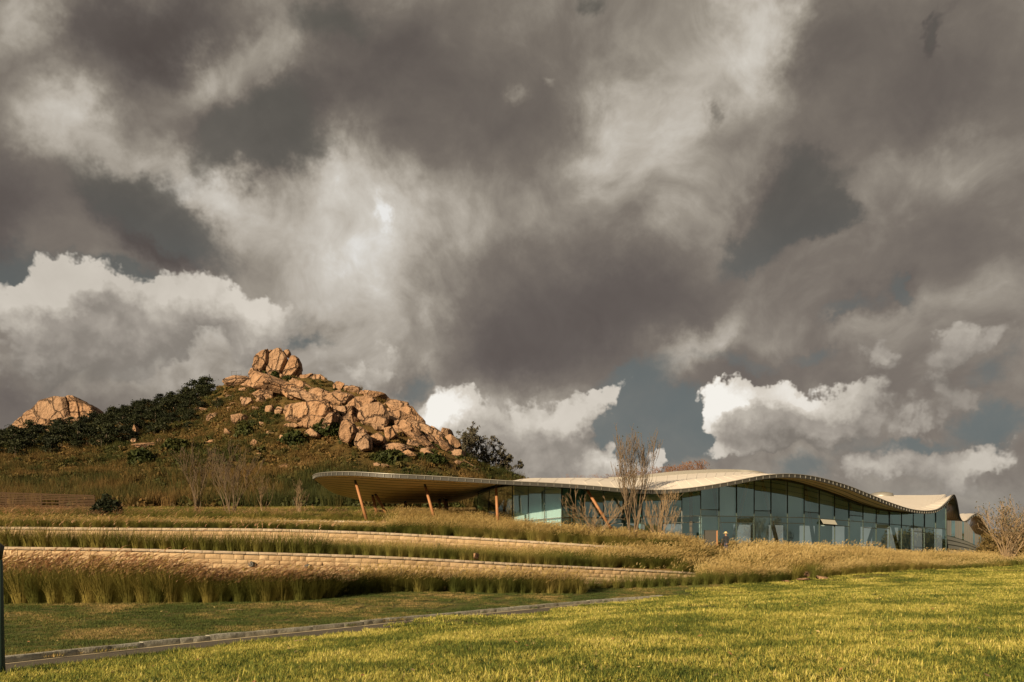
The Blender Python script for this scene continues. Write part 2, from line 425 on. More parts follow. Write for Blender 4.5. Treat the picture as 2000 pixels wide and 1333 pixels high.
M_hill = material('scrub_soil', hillf, 0.95, 0.1)
def asphf(q, b, t):
    p = pos(q); n = q.noise(p, 60.0, 3.0, 0.7); n2 = q.noise(p, 0.8, 5.0, 0.6)
    q.put(b.inputs['Base Color'], q.mix(q.m('ADD', q.m('MULTIPLY', n, 0.6), q.m('MULTIPLY', n2, 0.4)), (0.060, 0.052, 0.040), (0.135, 0.118, 0.092)))
    bump(q, b, n, 0.006)
M_asph = material('asphalt', asphf, 0.85, 0.3)
M_line = flat((0.62, 0.54, 0.38), 0.8, 0.2, sc=5.0, var=0.25)
M_concrete = material('roof_concrete', lambda q, b, t: q.put(b.inputs['Base Color'], q.mix(q.noise(q.v('MULTIPLY', pos(q), (1, 0.25, 1)), 0.7, 6.0, 0.65), (0.60, 0.55, 0.50), (0.80, 0.76, 0.71))), 0.55, 0.4)
M_metal = flat((0.22, 0.215, 0.20), 0.45, 0.5, 0.3)
M_dark = flat((0.035, 0.035, 0.033), 0.5, 0.4)
M_frame = flat((0.035, 0.045, 0.04), 0.45, 0.5)
M_rib = flat((0.13, 0.13, 0.12), 0.5, 0.4)
def soff(q, b, t):
    p = pos(q); n = q.noise(q.v('MULTIPLY', p, (0.6, 3.0, 1.0)), 1.6, 5.0, 0.6); r = orand(q)
    c = q.mix(n, (0.72, 0.52, 0.28), (0.86, 0.66, 0.40)); c = q.mix(q.m('MULTIPLY', r, 0.2), c, (0.62, 0.43, 0.22))
    q.put(b.inputs['Base Color'], c)
M_soffit = material('timber_soffit', soff, 0.5, 0.4)
M_corten = flat((0.28, 0.135, 0.062), 0.6, 0.3, var=0.25, sc=2.0)
M_wood = flat((0.060, 0.036, 0.020), 0.8, 0.2, var=0.35, sc=2.5)
M_blind = material('roller_blind', lambda q, b, t: q.put(b.inputs['Base Color'], q.mix(q.noise(q.v('MULTIPLY', pos(q), (8, 8, 0.1)), 3.0, 2.0), (0.50, 0.57, 0.62), (0.58, 0.64, 0.69))), 0.9, 0.1)
M_vent = flat((0.34, 0.34, 0.31), 0.6, 0.3)
M_white = flat((0.62, 0.61, 0.57), 0.6, 0.3)
M_clad = flat((0.36, 0.37, 0.33), 0.5, 0.4, var=0.1)
M_floor = flat((0.44, 0.50, 0.48), 0.35, 0.5)
M_inner = flat((0.26, 0.50, 0.48), 0.8, 0.2)
def glassf(tint, fac):
    m = bpy.data.materials.new('window_glass'); m.use_nodes = True; t = m.node_tree; q = NT(t)
    t.nodes.remove(t.nodes['Principled BSDF'])
    tr = q.n('ShaderNodeBsdfTransparent'); tr.inputs[0].default_value = (*tint, 1)
    gl = q.n('ShaderNodeBsdfGlossy'); gl.inputs['Roughness'].default_value = 0.02; gl.inputs[0].default_value = (0.70, 0.98, 0.95, 1)
    fr = q.n('ShaderNodeFresnel'); fr.inputs[0].default_value = 1.5
    ms = q.n('ShaderNodeMixShader'); q.put(ms.inputs[0], q.m('ADD', fr.outputs[0], fac, clamp=True))
    t.links.new(tr.outputs[0], ms.inputs[1]); t.links.new(gl.outputs[0], ms.inputs[2])
    t.links.new(ms.outputs[0], t.nodes['Material Output'].inputs[0]); return m
M_glass = glassf((0.80, 0.93, 0.91), 0.29)
M_bark = flat((0.20, 0.145, 0.09), 0.9, 0.1, var=0.35, sc=6.0)
M_barkmid = flat((0.12, 0.09, 0.062), 0.9, 0.1, var=0.35, sc=6.0)
M_barkdark = flat((0.085, 0.07, 0.055), 0.9, 0.1, var=0.35, sc=6.0)
M_pine = leafmat('pine_needles', [(0.0, (0.007, 0.010, 0.005)), (0.5, (0.014, 0.019, 0.008)), (1.0, (0.030, 0.034, 0.012))], 0.2, 0.08)
M_scrub = leafmat('scrub_leaves', [(0.0, (0.022, 0.030, 0.009)), (0.35, (0.045, 0.050, 0.014)), (0.55, (0.095, 0.068, 0.022)), (0.8, (0.14, 0.088, 0.032)), (1.0, (0.19, 0.12, 0.05))], 0.05, 0.15, w_rand=0.45)
M_bush = leafmat('bush_leaves', [(0.0, (0.018, 0.026, 0.008)), (0.6, (0.036, 0.046, 0.013)), (1.0, (0.065, 0.065, 0.02))], 0.3, 0.2)
M_drybush = leafmat('dry_leaves', [(0.0, (0.07, 0.055, 0.02)), (0.6, (0.15, 0.105, 0.04)), (1.0, (0.26, 0.17, 0.06))], 0.3, 0.25)
M_greyleaf = leafmat('grey_leaves', [(0.0, (0.05, 0.05, 0.035)), (1.0, (0.12, 0.11, 0.075))], 0.3, 0.2)
M_blade = leafmat('reed_blades', [(0.0, (0.065, 0.082, 0.020)), (0.35, (0.125, 0.138, 0.034)), (0.65, (0.24, 0.215, 0.062)), (1.0, (0.42, 0.33, 0.12))], 0.2, 0.35, w_rand=0.30)
M_blade_left = leafmat('green_reed_blades', [(0.0, (0.062, 0.078, 0.018)), (0.5, (0.130, 0.132, 0.032)), (1.0, (0.29, 0.23, 0.065))], 0.1, 0.3, w_rand=0.5)
M_plume_pink = leafmat('pinkish_plumes', [(0.0, (0.40, 0.25, 0.15)), (0.5, (0.54, 0.36, 0.22)), (1.0, (0.68, 0.50, 0.33))], 0.5, 0.35, w_rand=0.5)
M_plume = leafmat('reed_plumes', [(0.0, (0.40, 0.30, 0.13)), (0.5, (0.55, 0.43, 0.20)), (1.0, (0.72, 0.60, 0.33))], 0.5, 0.4, w_rand=0.5)
def lawnstops(): return [(0.0, (0.040, 0.068, 0.018)), (0.28, (0.090, 0.125, 0.028)), (0.48, (0.19, 0.215, 0.046)), (0.66, (0.46, 0.42, 0.095)), (1.0, (0.80, 0.70, 0.28))]
M_lawn_blade = leafmat('lawn_blades', lawnstops(), 0.35, 0.35, w_rand=0.12, fine=10.0, low=(0.30, 0.74))
M_lawn_green = leafmat('green_lawn_blades', [(0.0, (0.055, 0.082, 0.024)), (0.45, (0.095, 0.125, 0.036)), (0.72, (0.19, 0.17, 0.055)), (1.0, (0.40, 0.29, 0.13))], 0.35, 0.3, w_rand=0.15, fine=9.0)

# ------------------------------------------------------------------ scattering (for grass and ground cover that nobody could count)
def scatter(name, pts, rotz, scl, proto_objs, idx=None, tilt=None, label=None, cat=None, kind='stuff'):
    n = len(pts)
    me = bpy.data.meshes.new(name); me.vertices.add(n)
    me.vertices.foreach_set('co', np.asarray(pts, np.float32).ravel())
    rot = np.zeros((n, 3), np.float32); rot[:, 2] = rotz
    if tilt is not None: rot[:, 0] = tilt[:, 0]; rot[:, 1] = tilt[:, 1]
    a = me.attributes.new('rot', 'FLOAT_VECTOR', 'POINT'); a.data.foreach_set('vector', rot.ravel())
    s3 = np.asarray(scl, np.float32)
    if s3.ndim == 1: s3 = np.repeat(s3[:, None], 3, 1)
    a = me.attributes.new('scl', 'FLOAT_VECTOR', 'POINT'); a.data.foreach_set('vector', np.ascontiguousarray(s3).ravel())
    a = me.attributes.new('idx', 'INT', 'POINT')
    a.data.foreach_set('value', np.asarray(idx if idx is not None else rng.integers(0, len(proto_objs), n), np.int32))
    o = link(name, me)
    coll = bpy.data.collections.new(name + '_shapes')
    for k, p in enumerate(proto_objs):
        c = p.copy(); c.name = 'a%02d_%s' % (k, name); coll.objects.link(c)
    ng = bpy.data.node_groups.new(name, 'GeometryNodeTree')
    ng.interface.new_socket('Geometry', in_out='INPUT', socket_type='NodeSocketGeometry')
    ng.interface.new_socket('Geometry', in_out='OUTPUT', socket_type='NodeSocketGeometry')
    q = NT(ng); gi = q.n('NodeGroupInput'); go = q.n('NodeGroupOutput')
    ci = q.n('GeometryNodeCollectionInfo'); ci.inputs['Collection'].default_value = coll
    ci.inputs['Separate Children'].default_value = True; ci.inputs['Reset Children'].default_value = True
    def attr(nm, ty):
        a = q.n('GeometryNodeInputNamedAttribute', data_type=ty); a.inputs['Name'].default_value = nm; return a.outputs['Attribute']
    e2r = q.n('FunctionNodeEulerToRotation'); ng.links.new(attr('rot', 'FLOAT_VECTOR'), e2r.inputs[0])
    iop = q.n('GeometryNodeInstanceOnPoints')
    ng.links.new(gi.outputs[0], iop.inputs['Points']); ng.links.new(ci.outputs[0], iop.inputs['Instance'])
    iop.inputs['Pick Instance'].default_value = True
    ng.links.new(attr('idx', 'INT'), iop.inputs['Instance Index'])
    ng.links.new(e2r.outputs[0], iop.inputs['Rotation']); ng.links.new(attr('scl', 'FLOAT_VECTOR'), iop.inputs['Scale'])
    ng.links.new(iop.outputs[0], go.inputs[0])
    md = o.modifiers.new('scatter', 'NODES'); md.node_group = ng
    tag(o, label, cat, None, kind); return o

def protos(*meshes):
    out = []
    for m in meshes:
        o = bpy.data.objects.new('shape_' + m.name, m); PROTO.objects.link(o); out.append(o)
    return out
# ------------------------------------------------------------------ the land
# three retaining walls surveyed as px, top row, distance, base height
W1 = crom([(-420,1064,37),(-200,1065,37.5),(0,1067.5,38),(250,1071,39),(500,1078,40.5),(720,1085,42.5),(850,1091,44),(1000,1099.5,46),(1150,1107,49),(1290,1114,52),(1370,1119,54)], 12)
W2 = crom([(-420,1030,47),(-200,1029,47.5),(0,1029,48),(250,1031,50),(500,1032.5,51.5),(700,1038,53),(850,1045.5,54.5),(1000,1054,55.5),(1150,1063.5,56.5),(1322,1074,57.5)], 12)
W3 = crom([(-420,1012,59),(-200,1013,59.5),(0,1014.5,60),(155,1015.5,60.5),(500,1015.5,61),(640,1017,61),(735,1018.5,61)], 12)
def top3(Wl): return np.array([W(*r) for r in Wl])
W1t, W2t, W3t = top3(W1), top3(W2), top3(W3)
W1h = np.interp(W1[:, 0], [-420, 0, 720, 1000, 1200, 1370], [2.3, 2.25, 1.85, 1.5, 1.0, 0.5])
W2h = np.interp(W2[:, 0], [-420, 0, 720, 1000, 1322], [1.5, 1.5, 1.45, 1.2, 0.5])
W3h = np.interp(W3[:, 0], [-420, 735], [0.9, 0.8])

def tps(P, z, lam=0.5):
    P = np.array(P, float); n = len(P)
    def U(r2): return np.where(r2 > 1e-9, 0.5 * r2 * np.log(r2 + 1e-12), 0)
    K = U(((P[:, None] - P[None]) ** 2).sum(-1)) + lam * np.eye(n)
    Q = np.hstack([np.ones((n, 1)), P]); A = np.block([[K, Q], [Q.T, np.zeros((3, 3))]])
    w = np.linalg.solve(A, np.concatenate([z, [0, 0, 0]]))
    def g(x, y):
        x = np.asarray(x, float); y = np.asarray(y, float); sh = np.broadcast(x, y).shape
        X = np.stack([np.broadcast_to(x, sh).ravel(), np.broadcast_to(y, sh).ravel()], -1)
        out = np.empty(len(X))
        for i in range(0, len(X), 20000):
            c = X[i:i + 20000]
            out[i:i + 20000] = U(((c[:, None] - P[None]) ** 2).sum(-1)) @ w[:n] + w[n] + c @ w[n + 1:]
        return out.reshape(sh)
    return g
KERB = crom([(-260,1316,16.2),(-120,1299,17.0),(10,1284,18.2),(225,1261,20.5),(375,1246,22.3),(500,1234,24),(650,1220,26.3),(800,1205,29.3),(1000,1187,34),(1100,1178,37),(1200,1170,40.2),(1292,1163.5,43)], 10)
KP = np.array([W(*r) for r in KERB])
ctrl = [(0,0,0.0),(-8,0,-.1),(8,0,0.02),(0,8,-.08),(-5,9,-.25),(6,10,0.0),(14,12,0.04),(-9,6,-.3),(20,6,0.1),(30,20,.2),(8,20,-.1),(10,30,-.2),(20,30,0.05),(-14,-4,-.5),(20,-6,0.1),(40,40,.45),(60,50,.6),(-2,26,-.62)]
def cpx(px, py, d): v = W(px, py, d); ctrl.append((v.x, v.y, v.z))
_t = np.gradient(KP[:, :2], axis=0); _t /= np.linalg.norm(_t, axis=1)[:, None]
for _i in range(0, len(KP), 12):
    for _o, _h in ((2.1, -0.05), (4.6, 0.08)): ctrl.append((KP[_i, 0] + _t[_i, 1] * _o, KP[_i, 1] - _t[_i, 0] * _o, KP[_i, 2] + _h))
for r in KERB[::12]: cpx(r[0], r[1] + 3, r[2] + .3)
for r in [(0,1180,31),(330,1179,32),(600,1172,34.5),(760,1158,38),(1000,1159,41),(1150,1158,43.5),(1350,1146,47),(1410,1141,48.5),(1560,1135,50),(1700,1121,52),(1850,1114,55),(2000,1105,58),(2200,1100,61),(2500,1098,64)]: cpx(*r)
for x, y, z in [(-30,30,-.9),(-30,20,-1.2),(-24,40,-.5),(-10,41,-.5),(0,47,-.5),(14,54,-.1),(20,54,.2),(26,56,.55),(22,60,.85),(35,66,.72),(45,78,.45),(55,92,.4),(60,70,.5),(75,100,.3),(90,120,.3),(40,60,.6)]: ctrl.append((x, y, z))
ctrl = np.array(ctrl)
G0 = tps(ctrl[:, :2], ctrl[:, 2])
def sdist(x, y, line=KP):
    """signed distance to the kerb line, positive towards the viewer; and position along it"""
    x = np.asarray(x, float); y = np.asarray(y, float); sh = x.shape; x = x.ravel(); y = y.ravel()
    best = np.full(x.shape, 1e9); sgn = np.zeros(x.shape); tt = np.zeros(x.shape)
    L = line[::4] if len(line) > 60 else line
    for i in range(len(L) - 1):
        a, b = L[i][:2], L[i + 1][:2]; ab = b - a; l2 = ab @ ab
        t = np.clip(((x - a[0]) * ab[0] + (y - a[1]) * ab[1]) / l2, 0, 1)
        dx = x - a[0] - t * ab[0]; dy = y - a[1] - t * ab[1]; dd = np.hypot(dx, dy)
        s = np.sign(dx * ab[1] - dy * ab[0]); m = dd < best
        best[m] = dd[m]; sgn[m] = s[m]; tt[m] = (i + t[m]) / (len(L) - 1)
    return (best * sgn).reshape(sh), tt.reshape(sh)
def pathw(t): return 2.0 * np.clip((1.0 - t) / 0.3, 0.0, 1) ** 0.6 + 0.02
def G(x, y):
    return G0(x, y) + 0.014 * fbm2(np.asarray(x) * 0.5, np.asarray(y) * 0.5, 3, 11)
# lawn sheet
gx = np.concatenate([np.arange(-60, -20, 1.0), np.arange(-20, 30, 0.28), np.arange(30, 110, 1.2)])
gy = np.concatenate([np.arange(-25, 4, 1.2), np.arange(4, 62, 0.28), np.arange(62, 135, 1.5)])
X, Y = np.meshgrid(gx, gy, indexing='ij'); Z = G(X, Y)
s, t = sdist(X, Y); wd = pathw(t)
inpath = (s > -0.14) & (s < wd) & (t > 0.0) & (t < 0.999)
Z = np.where(inpath, Z - 0.22, Z)
# the sheet dips away behind the walls, where the terraces take over
wx = np.interp(Y * 0 + X, W1t[:, 0], W1t[:, 1])
beh = np.clip((Y - wx - 0.3) / 1.0, 0, 1) * (X < W1t[-1, 0] - 1)
Z = Z - 1.2 * beh
mb = MB(); mb.grid(np.stack([X, Y, Z], -1))
lawn = mb.obj('lawn', M_soil, smooth=True); tag(lawn, 'mown lawn sloping down to the path and up to the reeds', None, None, 'structure')
# far ground to the horizon
mb = MB(); a = np.linspace(0, 2 * math.pi, 49); rr = np.array([40, 140, 300, 900, 3500.0])
P = np.array([[(r_ * math.cos(k), 60 + r_ * math.sin(k), -3.2 if r_ < 200 else 0.2 - 1.0 * (r_ > 800)) for k in a] for r_ in rr])
mb.grid(P, flip=True)
ground = mb.obj('ground', M_hill, smooth=True); tag(ground, None, None, None, 'structure')

# path
mb = MB(); n = len(KP); ts = np.linspace(0, 1, n); tan = np.gradient(KP[:, :2], axis=0); tan /= np.linalg.norm(tan, axis=1)[:, None]
nor = np.stack([tan[:, 1], -tan[:, 0]], -1)       # towards the viewer
wds = pathw(ts) + 0.25
def rail(off, z): return np.stack([KP[:, 0] + nor[:, 0] * off, KP[:, 1] + nor[:, 1] * off, KP[:, 2] + z], -1)
mb.grid(np.stack([rail(-0.02, -0.13), rail(wds, -0.13)], 1), flip=True)
path = mb.obj('path', M_asph); tag(path, None, None, None, 'structure')
mb = MB(); mb.grid(np.stack([rail(0.09, -0.126), rail(0.22, -0.126)], 1), flip=True)
o = mb.obj('path_edge_line', M_line); tag(o, None, None, None, 'structure')
# kerb: rough granite stones laid end to end
kerb = empty('kerb', tuple(KP[0])); tag(kerb, 'rough grey granite kerb along the far side of the asphalt path', 'kerb')
cum = np.concatenate([[0], np.cumsum(np.linalg.norm(np.diff(KP, axis=0), axis=1))])
def on_kerb(sv): return np.array([np.interp(sv, cum, KP[:, k]) for k in range(3)])
def rough_block(L, Wd, H, seed, amp, nx=6, ny=2, nz=3):
    """a split-faced stone: box grid with its faces pushed about"""
    mb = MB()
    def face(fn, nu, nv):
        u = np.linspace(0, 1, nu + 1); v = np.linspace(0, 1, nv + 1)
        U, V = np.meshgrid(u, v, indexing='ij'); Pp = fn(U, V)
        c = Pp - np.array([0, 0, H / 2]); 
        nrm = fbm(Pp * 3.1 + seed * 7.3, 2, seed) * 2
        inner = np.sin(np.pi * np.clip(U, 0, 1)) ** 0.4 * np.sin(np.pi * np.clip(V, 0, 1)) ** 0.4
        Pp = Pp + (fn.n)[None, None] * (amp * (inner * (0.7 + nrm)))[..., None]
        mb.grid(Pp)
    def mk(f, nn): f.n = np.array(nn, float); return f
    face(mk(lambda U, V: np.stack([(U - .5) * L, U * 0 - Wd / 2, V * H], -1), (0, -1, 0)), nx, nz)
    face(mk(lambda U, V: np.stack([(U - .5) * L, (V - .5) * Wd, U * 0 + H], -1), (0, 0, 0.6)), nx, ny)
    mb.add([(-L/2, -Wd/2, 0), (-L/2, Wd/2, 0), (-L/2, Wd/2, H), (-L/2, -Wd/2, H)], [(0, 1, 2, 3)])
    mb.add([(L/2, -Wd/2, 0), (L/2, Wd/2, 0), (L/2, Wd/2, H), (L/2, -Wd/2, H)], [(3, 2, 1, 0)])
    mb.add([(-L/2, Wd/2, 0), (L/2, Wd/2, 0), (L/2, Wd/2, H), (-L/2, Wd/2, H)], [(3, 2, 1, 0)])
    return mb
kmesh = [rough_block(1.0, 0.2, 0.155, i, 0.030, 14, 3, 5).mesh('kerb_stone', M_kerb, True) for i in range(6)]
sv = 0.0; i = 0
while sv < cum[-1] - 0.3:
    ln = random.uniform(0.85, 1.35); a, b = on_kerb(sv), on_kerb(min(sv + ln, cum[-1])); c = (a + b) / 2; dv = b - a
    o = link('kerb_stone', kmesh[i % 6], kerb)
    o.matrix_local = Matrix.Translation(Vector(c - KP[0]) + Vector((0, 0, -0.14))) @ Euler((0, -math.asin(max(-1, min(1, dv[2] / np.linalg.norm(dv)))), math.atan2(dv[1], dv[0]))).to_matrix().to_4x4() @ Matrix.Diagonal((np.linalg.norm(dv) - 0.012, 1, random.uniform(.95, 1.08), 1))
    sv += ln; i += 1

# ------------------------------------------------------------------ retaining walls of split stone
blk = [rough_block(1.0, 0.25, 1.0, 20 + i, 0.055, 5, 1, 4).mesh('stone_block', M_wall, True) for i in range(10)]
capm = [rough_block(1.0, 0.36, 1.0, 40 + i, 0.07, 6, 3, 2).mesh('cap_stone', M_cap, True) for i in range(8)]
def stone_wall(name, top, height, label, bl, rows, cap_h, seed, fill):
    rd = random.Random(seed)
    root = empty(name, tuple(top[0])); tag(root, label, 'wall', 'stepped stone retaining walls')
    cumw = np.concatenate([[0], np.cumsum(np.linalg.norm(np.diff(top[:, :2], axis=0), axis=1))]); Ltot = cumw[-1]
    at = lambda s_: np.array([np.interp(s_, cumw, top[:, k]) for k in range(3)])
    ht = lambda s_: np.interp(s_, cumw, height)
    items = []
    def course(zo, h, lens, meshes, nm, sink=0.0):
        s_ = 0.0
        while s_ < Ltot - 0.1:
            ln = rd.uniform(*lens); e = min(s_ + ln, Ltot); a, b = at(s_), at(e); m = (a + b) / 2
            if zo + h <= ht((s_ + e) / 2) + 0.35:
                items.append((nm, a, b, m, zo, h, rd.choice(meshes), rd.uniform(-.02, .02), sink))
            s_ = e
    course(0.0, cap_h, (0.45, 1.0), capm, 'cap_stone', 0.05)
    z = cap_h; hs = []
    r_ = 0
    while z < max(height) + 0.01:
        h = rows[r_ % len(rows)]; course(z, h, bl, blk, 'stone_block'); z += h; r_ += 1
    # nearest to the middle of the view first, the rest joined
    def key(it): return 0 if (-14.5 * 2.2 < it[3][0]) else 1
    vis = [it for it in items if -0.66 * it[3][1] < it[3][0]]
    out = [it for it in items if not (-0.66 * it[3][1] < it[3][0])]
    caps = [it for it in vis if it[0] == 'cap_stone']; blks = [it for it in vis if it[0] == 'stone_block']
    blks.sort(key=lambda it: it[4] + 0.002 * it[3][1])
    singles = caps[:290] + blks[:290]; rest = blks[290:] + caps[290:] + out
    def mtx(it):
        nm, a, b, m, zo, h, me, j, sink = it; dv = b - a; L_ = np.hypot(dv[0], dv[1])
        c = Vector((m[0], m[1], m[2] - zo - h)) - Vector(top[0])
        return Matrix.Translation(c) @ Euler((0, -math.atan2(dv[2], L_), math.atan2(dv[1], dv[0]))).to_matrix().to_4x4() @ Matrix.Translation((0, j - sink, 0)) @ Matrix.Diagonal((L_ - 0.018, 1, h - 0.016, 1))
    for it in singles:
        o = link(it[0], it[6], root); o.matrix_local = mtx(it)
    if rest:
        mb = MB(); cache = {}
        for it in rest:
            if it[6].name not in cache:
                me = it[6]; v = np.empty(len(me.vertices) * 3); me.vertices.foreach_get('co', v); cache[me.name] = (v.reshape(-1, 3), [tuple(p.vertices) for p in me.polygons])
            v, f = cache[it[6].name]; M4 = np.array(mtx(it)); mb.add(v @ M4[:3, :3].T + M4[:3, 3], f)
        o = mb.obj('lower_courses', M_wall, root, True); tag(o, kind='stuff')
    # mortar and earth core behind the faces
    mb = MB(); nn = len(top); tg = np.gradient(top[:, :2], axis=0); tg /= np.linalg.norm(tg, axis=1)[:, None]; nr = np.stack([-tg[:, 1], tg[:, 0]], -1)
    def rl(off, dz): return np.stack([top[:, 0] + nr[:, 0] * off, top[:, 1] + nr[:, 1] * off, top[:, 2] + dz], -1) - top[0]
    mb.grid(np.stack([rl(-0.085, -height - .7), rl(-0.085, -cap_h * 0.6), rl(0.5, -cap_h * 0.6 - .02)], 1))
    mb.obj('mortar_core', M_mortar, root)
    return root
stone_wall('retaining_wall', W1t, W1h, 'lowest pale stone retaining wall, behind the tallest row of reeds', (0.30, 0.85), (0.27, 0.22, 0.27, 0.20, 0.27), 0.14, 1, None)
stone_wall('retaining_wall', W2t, W2h, 'middle pale stone retaining wall, the one with the narrow reed bed at its foot', (0.4, 1.1), (0.30, 0.24, 0.30), 0.17, 2, None)
stone_wall('retaining_wall', W3t, W3h, 'low upper stone retaining wall ending under the roof canopy', (0.7, 1.6), (0.3, 0.3), 0.16, 3, None)
# round drain caps in the two lower walls
dm = MB(); a = np.linspace(0, 2 * math.pi, 13)[:-1]
dm.tube([(0, 0, 0), (0, -0.07, 0)], [0.15, 0.13], 12); dm.tube([(0, -0.07, 0), (0, -0.1, 0)], [0.08, 0.06], 10)
dmm = dm.mesh('wall_lamp', M_dark)
for px, py, Wl, Wt, h in [(685,1114,W1,W1t,0),(600,1107,W1,W1t,0),(713,1121,W1,W1t,0),(785,1116,W1,W1t,0),(905,1118,W1,W1t,0),(995,1121,W1,W1t,0),(857,1065.5,W2,W2t,0),(1037,1072.5,W2,W2t,0),(390,1053,W2,W2t,0),(490,1102,W1,W1t,0)]:
    d = np.interp(px, Wl[:, 0], Wl[:, 2]) - 0.22; p = W(px, py, d)
    o = link('wall_lamp', dmm, None, p)
    tag(o, 'small round dark lamp set in a pale stone retaining wall', 'wall lamp', 'round lamps in the stone walls')

# ------------------------------------------------------------------ terraces and upper field
def strip(front, back, mat, name, n=6, amp=0.06):
    P = np.stack([front * (1 - k / n) + back * (k / n) for k in range(n + 1)], 1)
    P[:, 1:-1, 2] += amp * fbm2(P[:, 1:-1, 0], P[:, 1:-1, 1], 3, 5) * 2
    mb = MB(); mb.grid(P); o = mb.obj(name, mat, smooth=True); tag(o, None, None, None, 'structure'); return P
def resample(Wl, Wt, pxs): return np.stack([np.interp(pxs, Wl[:, 0], Wt[:, k]) for k in range(3)], -1)
pxs = np.linspace(-420, 1370, 150)
T1a = resample(W1, W1t, pxs) + np.array([0, 0.12, -0.13])
T1b = resample(W2, W2t, np.minimum(pxs, 1322)); hb = np.interp(pxs, W2[:, 0], W2h)
T1b = T1b + np.array([0, 0.3, 0]); T1b[:, 2] -= hb + 0.02
T1b[:, 0] += np.clip(pxs - 1322, 0, 99) * 0.04
T1 = strip(T1a, T1b, M_terr, 'lower_terrace')

# rails of the upper field: px -> (distance, height)
UP = [-700, -200, 0, 155, 500, 735, 850, 935, 1000, 1100, 1216, 1322, 1400, 1480, 1560, 1640, 1700, 1780, 1848, 1900, 1940, 2000, 2200, 2600]
def zpy(px, py, d): return EYE + (HY - py) / F * d
facd = {1000:65.5,1100:63,1216:66.5,1322:63.2,1400:62.9,1480:65.3,1560:68,1640:71,1700:73.4,1780:76.9,1848:80}
rails = {k: [] for k in 'abcdefg'}
for px in UP:
    pe = max(-420, min(px, 1322)); d2 = np.interp(pe, W2[:, 0], W2t[:, 1]); z2 = np.interp(pe, W2[:, 0], W2t[:, 2]) - 0.12
    if px > 1322: d2 = 57.3 if px < 1940 else 60.0
    x2 = (px - 1000) / F * d2
    za = z2 if px <= 1322 else float(G(x2, d2)) - 0.04
    rails['a'].append((d2 + (0.12 if px <= 1322 else 0), za))
    hasw = px <= 735
    d3 = np.interp(px, W3[:, 0], W3t[:, 1]) if hasw else np.interp(px, [735, 1000, 1322, 1600, 2600], [61, 60, 59, 60, 66])
    z3 = np.interp(px, W3[:, 0], W3t[:, 2]) if hasw else None
    if px <= 735:
        rails['b'].append((d3 + .05, z3 - 0.85)); rails['c'].append((d3 + 0.25, z3 - 0.1))
    else:
        zz = np.interp(px, [735, 850, 935, 1000, 1100, 1322], [3.5, 3.3, 3.0, 2.75, 2.35, 1.45]) if px <= 1322 else float(G((px - 1000) / F * d3, d3)) - 0.03
        rails['b'].append((d3, zz)); rails['c'].append((d3 + 0.6, zz))
    if px in facd:
        df = facd[px]; zf = np.interp(px, [935, 1000, 1100, 1216, 1322, 1480, 1700, 1848], [3.3, 2.8, 2.4, 2.0, 1.5, 1.15, 0.8, 0.42])
        rails['d'].append((df - 0.5, zf)); rails['e'].append((df + 0.3, 0.6)); rails['f'].append((95, 0.6)); rails['g'].append((150, 0.5 if px > 1216 else 2.0))
    elif px <= 935:
        rails['d'].append((72, 4.9)); rails['e'].append((78, 5.4)); rails['f'].append((95, zpy(px, 985, 95))); rails['g'].append((96, zpy(px, 984, 96)))
    else:
        rails['d'].append((85, 0.35)); rails['e'].append((92, 0.3)); rails['f'].append((110, 0.25)); rails['g'].append((170, 0.3))
ups = np.concatenate([np.arange(-700, 925, 12.0), np.arange(925, 2600, 12.0)])
R_ = {k: (np.interp(ups, UP, [r[0] for r in v]), np.interp(ups, UP, [r[1] for r in v])) for k, v in rails.items()}
cols = []
for a_, b_, nn in (('a', 'b', 5), ('b', 'c', 1), ('c', 'd', 6), ('d', 'e', 1), ('e', 'f', 8), ('f', 'g', 4)):
    for k in range(nn):
        w_ = k / nn; cols.append((R_[a_][0] * (1 - w_) + R_[b_][0] * w_, R_[a_][1] * (1 - w_) + R_[b_][1] * w_))
cols.append(R_['g'])
P = np.stack([np.stack([(ups - 1000) / F * c[0], c[0], c[1]], -1) for c in cols], 1)
mb = MB(); mb.grid(P); o = mb.obj('upper_field', M_terr, smooth=True); tag(o, None, None, None, 'structure')
UPD = np.stack([c[0] for c in cols], 1); UPZ = np.stack([c[1] for c in cols], 1)
def upz(px, d):
    """height of the upper field"""
    px = np.atleast_1d(np.asarray(px, float)); d = np.broadcast_to(np.atleast_1d(np.asarray(d, float)), px.shape)
    i = np.clip(np.searchsorted(ups, px) - 1, 0, len(ups) - 2); w_ = (px - ups[i]) / (ups[i + 1] - ups[i])
    out = np.empty(px.shape)
    for k in range(len(px)):
        dd = UPD[i[k]] * (1 - w_[k]) + UPD[i[k] + 1] * w_[k]; zz = UPZ[i[k]] * (1 - w_[k]) + UPZ[i[k] + 1] * w_[k]
        out[k] = np.interp(d[k], dd, zz)
    return out

